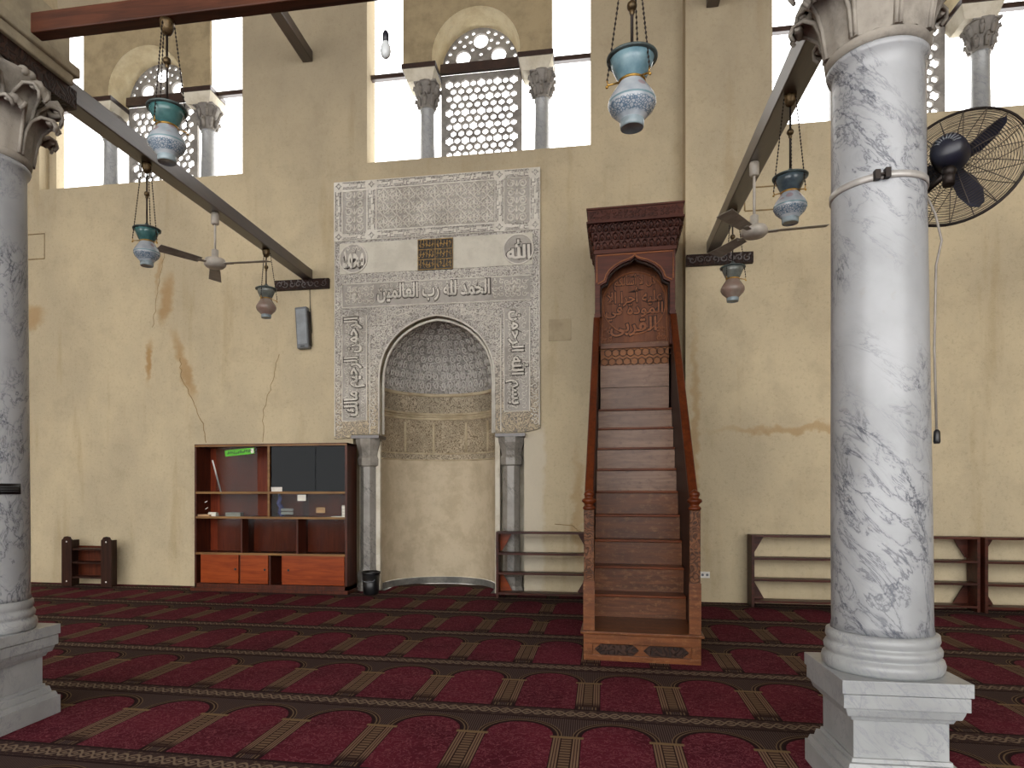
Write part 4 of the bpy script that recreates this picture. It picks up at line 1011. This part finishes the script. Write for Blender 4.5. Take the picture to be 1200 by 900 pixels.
# ------------------------------------------------------------------ caged fan on the right column
FC = Vector((1.835, 3.72, 3.165)); nrm = Vector((.60, .80, -.13)).normalized()
ux = nrm.cross(Vector((0,0,1))).normalized(); uy = ux.cross(nrm)
wf = thing('wall_fan', 'large caged fan with dark blades clamped behind the strapped column', 'fan', FC)
F = lambda x, y, z: ux*x+uy*y+nrm*z
RF = .30
b = MB(); b.tube([F(RF*cos(a), RF*sin(a), .05) for a in [2*pi*i/48 for i in range(48)]], .007, 6, True); b.build('cage_rim', m_iron, wf)
for sgn, nm in ((-1, 'rear_cage'), (1, 'front_cage')):
    b = MB()
    dome = lambda r: .05+sgn*.075*(1-(r/RF)**2.2)
    for k in range(3, 25):
        r = RF*k/25; b.tube([F(r*cos(a), r*sin(a), dome(r)) for a in [2*pi*i/40 for i in range(40)]], .0016, 3, True)
    for k in range(18):
        a = 2*pi*k/18+.1; b.tube([F(RF*q*cos(a), RF*q*sin(a), dome(RF*q)) for q in (.12,.35,.55,.75,.9,1)], .0022, 4)
    b.build(nm, m_wire, wf)
b = MB()
mp = [(.0,-.19),(.045,-.188),(.07,-.17),(.08,-.13),(.082,-.06),(.07,-.03),(.04,-.02),(.0,-.02)]; n = 24; vs = []; fs = []
for r, z in mp:
    for i in range(n): vs.append(F(r*cos(2*pi*i/n), r*sin(2*pi*i/n), z))
for j in range(len(mp)-1):
    for i in range(n): fs.append((j*n+i, j*n+(i+1) % n, j*n+n+(i+1) % n, j*n+n+i))
b.add(vs, fs, True); mo = b.build('motor', m_navy, wf)
b = MB()
for k in range(9):
    a = R(20+17*k); b.tube([F(.03*cos(a), .03*sin(a), -.192), F(.062*cos(a), .062*sin(a), -.178)], .004, 4)
b.build('vent_slot', m_grey, mo)
for k, a in enumerate((R(42), R(-68), R(190))):
    b = MB(); pts = [(.03,-.018),(.10,-.05),(.18,-.052),(.25,-.032),(.275,0),(.25,.03),(.18,.05),(.10,.045),(.03,.018)]
    vs = []
    for z in (0, .004):
        for r, w in pts: vs.append(F(r*cos(a)-w*sin(a), r*sin(a)+w*cos(a), .03+w*.45+z))
    m = len(pts); b.add(vs, [list(range(m))[::-1], [m+i for i in range(m)]]+[(i, (i+1) % m, m+(i+1) % m, m+i) for i in range(m)]); b.build('blade', m_navy, wf)
b = MB(); b.tube([F(0,0,.0),F(0,0,.06)], .035, 14); b.build('hub', m_navy, wf)
b = MB(); cc = Vector((1.48, 3.68, 3.02))-FC; d = Vector((cc.x, cc.y, 0)).normalized(); rim = Vector((cc.x, cc.y, cc.z))-d*.21
b.tube([F(0,-.03,-.12), F(.0,-.10,-.11), Vector((F(0,-.1,-.11).x, F(0,-.1,-.11).y, rim.z))], .02, 8); b.tube([F(.0,-.10,-.11), rim], .016, 8); b.tube([F(.0,-.1,-.11), F(.0,-.17,-.11)], .026, 10); b.ball(F(0,-.1,-.11), .032)
b.build('bracket', m_iron, wf)
b = MB(); sw = F(-.13,-.13,-.13); 
for k in range(4): b.bar(sw+Vector((-.004*k,0,-.032*k)), sw+Vector((-.004*k-.004,0,-.032*k-.031)), .03, .03)
bx = b.build('switch_box', m_white, wf)
b = MB(); b.bar(sw+Vector((-.016,0,-.128)), sw+Vector((-.02,0,-.19)), .034, .034); b.bar(sw+Vector((-.006,-.002,-.04)), sw+Vector((-.009,-.002,-.062)), .034, .034); b.build('switch_end', m_black, bx)
# cord hanging below
b = MB((1.68, 3.6, 1.75))
p0 = FC+F(-.08,-.02,-.20)
cp = [p0+Vector((.01,0,1.0)), p0+Vector((.0,0,.3)), p0, p0+Vector((-.02,0,-.15)), Vector((1.672,3.56,2.85)), Vector((1.70,3.56,2.72)), Vector((1.675,3.56,2.6)), Vector((1.672,3.57,2.2)), Vector((1.682,3.57,1.79))]
b.tube(cp, .0055, 6); cd = tag(b.build('cord', m_blade), 'thin grey cord hanging down beside the strapped column from the caged fan', 'cord')
b = MB((1.68, 3.6, 1.75)); b.lathe([(.006,.06),(.014,.05),(.016,.0),(.012,-.01)], (1.683,3.57,1.74), 10); b.build('pull_switch', m_black, cd)

# ------------------------------------------------------------------ small wall fittings
sp = thing('wall_speaker', 'slim grey wall speaker tilted on the plaster left of the niche', 'speaker', (-4.29, 9.56, 3.97), 0); sp.rotation_euler = (0, R(-3.5), 0)
b = MB(); b.box(-.095, .095, -.05, .06, -.315, .315); b.build('body', m_grey, sp, bevel=.015)
b = MB(); b.box(-.075, .075, -.056, -.048, -.25, .28); b.build('grille', m_grey2, sp, bevel=.004)
b = MB(); b.box(-.03, .03, -.06, -.05, -.295, -.275); b.build('nameplate', m_black, sp)
b = MB(); b.box(.095, .11, -.02, .05, -.28, .25); b.build('mount', m_iron, sp)
b = MB((-4.2, 9.6, 4.5)); b.tube([(-4.19, 9.585, 4.72), (-4.195, 9.6, 4.4), (-4.19, 9.6, 4.28), (-4.16, 9.6, 3.9)], .006, 5); tag(b.build('speaker_cable', m_black), 'thin dark cable running from the carved plank down to the wall speaker', 'cable')
for x, z, w, h, y, lab in ((-.41, 3.81, .32, .31, YW, 'square grey plaster patch on the wall between niche and pulpit'),):
    b = MB((x, y, z)); b.box(x-w/2, x+w/2, y-.012, y, z-h/2, z+h/2); tag(b.build('wall_patch', m_patch, bevel=.003), lab, 'patch')
for (x0, x1, z0, z1, y, lab) in ((-9.4, -8.8, 5.30, 5.71, YW, 'faint square outline cut in the plaster near the plaque column'), (2.06, 2.75, 5.24, 5.55, YR, 'faint square outline cut in the plaster behind the blue lamp by the strapped column')):
    b = MB(((x0+x1)/2, y, (z0+z1)/2)); q = rect(x0, x1, z0, z1); b.strip(q+[q[0]], .018, y+.001, .007, False); tag(b.build('plaster_outline', m_outline), lab, 'outline')
so = thing('wall_socket', 'small white double wall socket low on the wall right of the pulpit', 'socket', (1.545, YR, .365))
b = MB(); b.box(-.065, .065, -.018, 0, -.042, .042); b.build('plate', m_white, so, bevel=.004)
for s in (-1, 1):
    b = MB(); b.prism(circ(s*.03, 0, .018, 12), -.021, -.018); b.build('outlet', m_grey, so)
bu = thing('light_bulb', 'bare light bulb on a wire before the middle window', 'bulb', (-1.568, 5.02, 4.88))
b = MB(); b.lathe([(.0,0),(.018,.004),(.034,.022),(.042,.055),(.038,.09),(.024,.12),(.018,.135)], n=20, caps=False); b.build('glass', m_bulb, bu)
b = MB(); b.lathe([(.019,.13),(.024,.135),(.025,.19),(.016,.21),(.006,.22)], n=16); b.build('socket', m_navy, bu)
b = MB(); b.tube([(0,0,.21),(0,0,5.02)], .004, 5); b.build('wire', m_iron, bu)

# ------------------------------------------------------------------ light
w = bpy.data.worlds.new('sky'); SC.world = w; w.use_nodes = True
nt = w.node_tree; bg = nt.nodes['Background']
bg.inputs[0].default_value = (1.0, .985, .965, 1); bg.inputs[1].default_value = 4.6
# ------------------------------------------------------------------ camera
cam = bpy.data.cameras.new('camera'); co = bpy.data.objects.new('camera', cam); COL.objects.link(co)
co.location = (0, 0, 1.5); co.rotation_euler = (R(90), 0, R(9.1))
cam.sensor_width = 36; cam.lens = 780/1200*36; cam.shift_x = 35/1200; cam.shift_y = 125/1200; cam.clip_start = .05; cam.clip_end = 200
SC.camera = co
SC.view_settings.view_transform = 'Standard'; SC.view_settings.look = 'None'; SC.view_settings.exposure = 0; SC.view_settings.gamma = 1
SC.cycles.max_bounces = 8; SC.cycles.diffuse_bounces = 5; SC.cycles.sample_clamp_indirect = 4
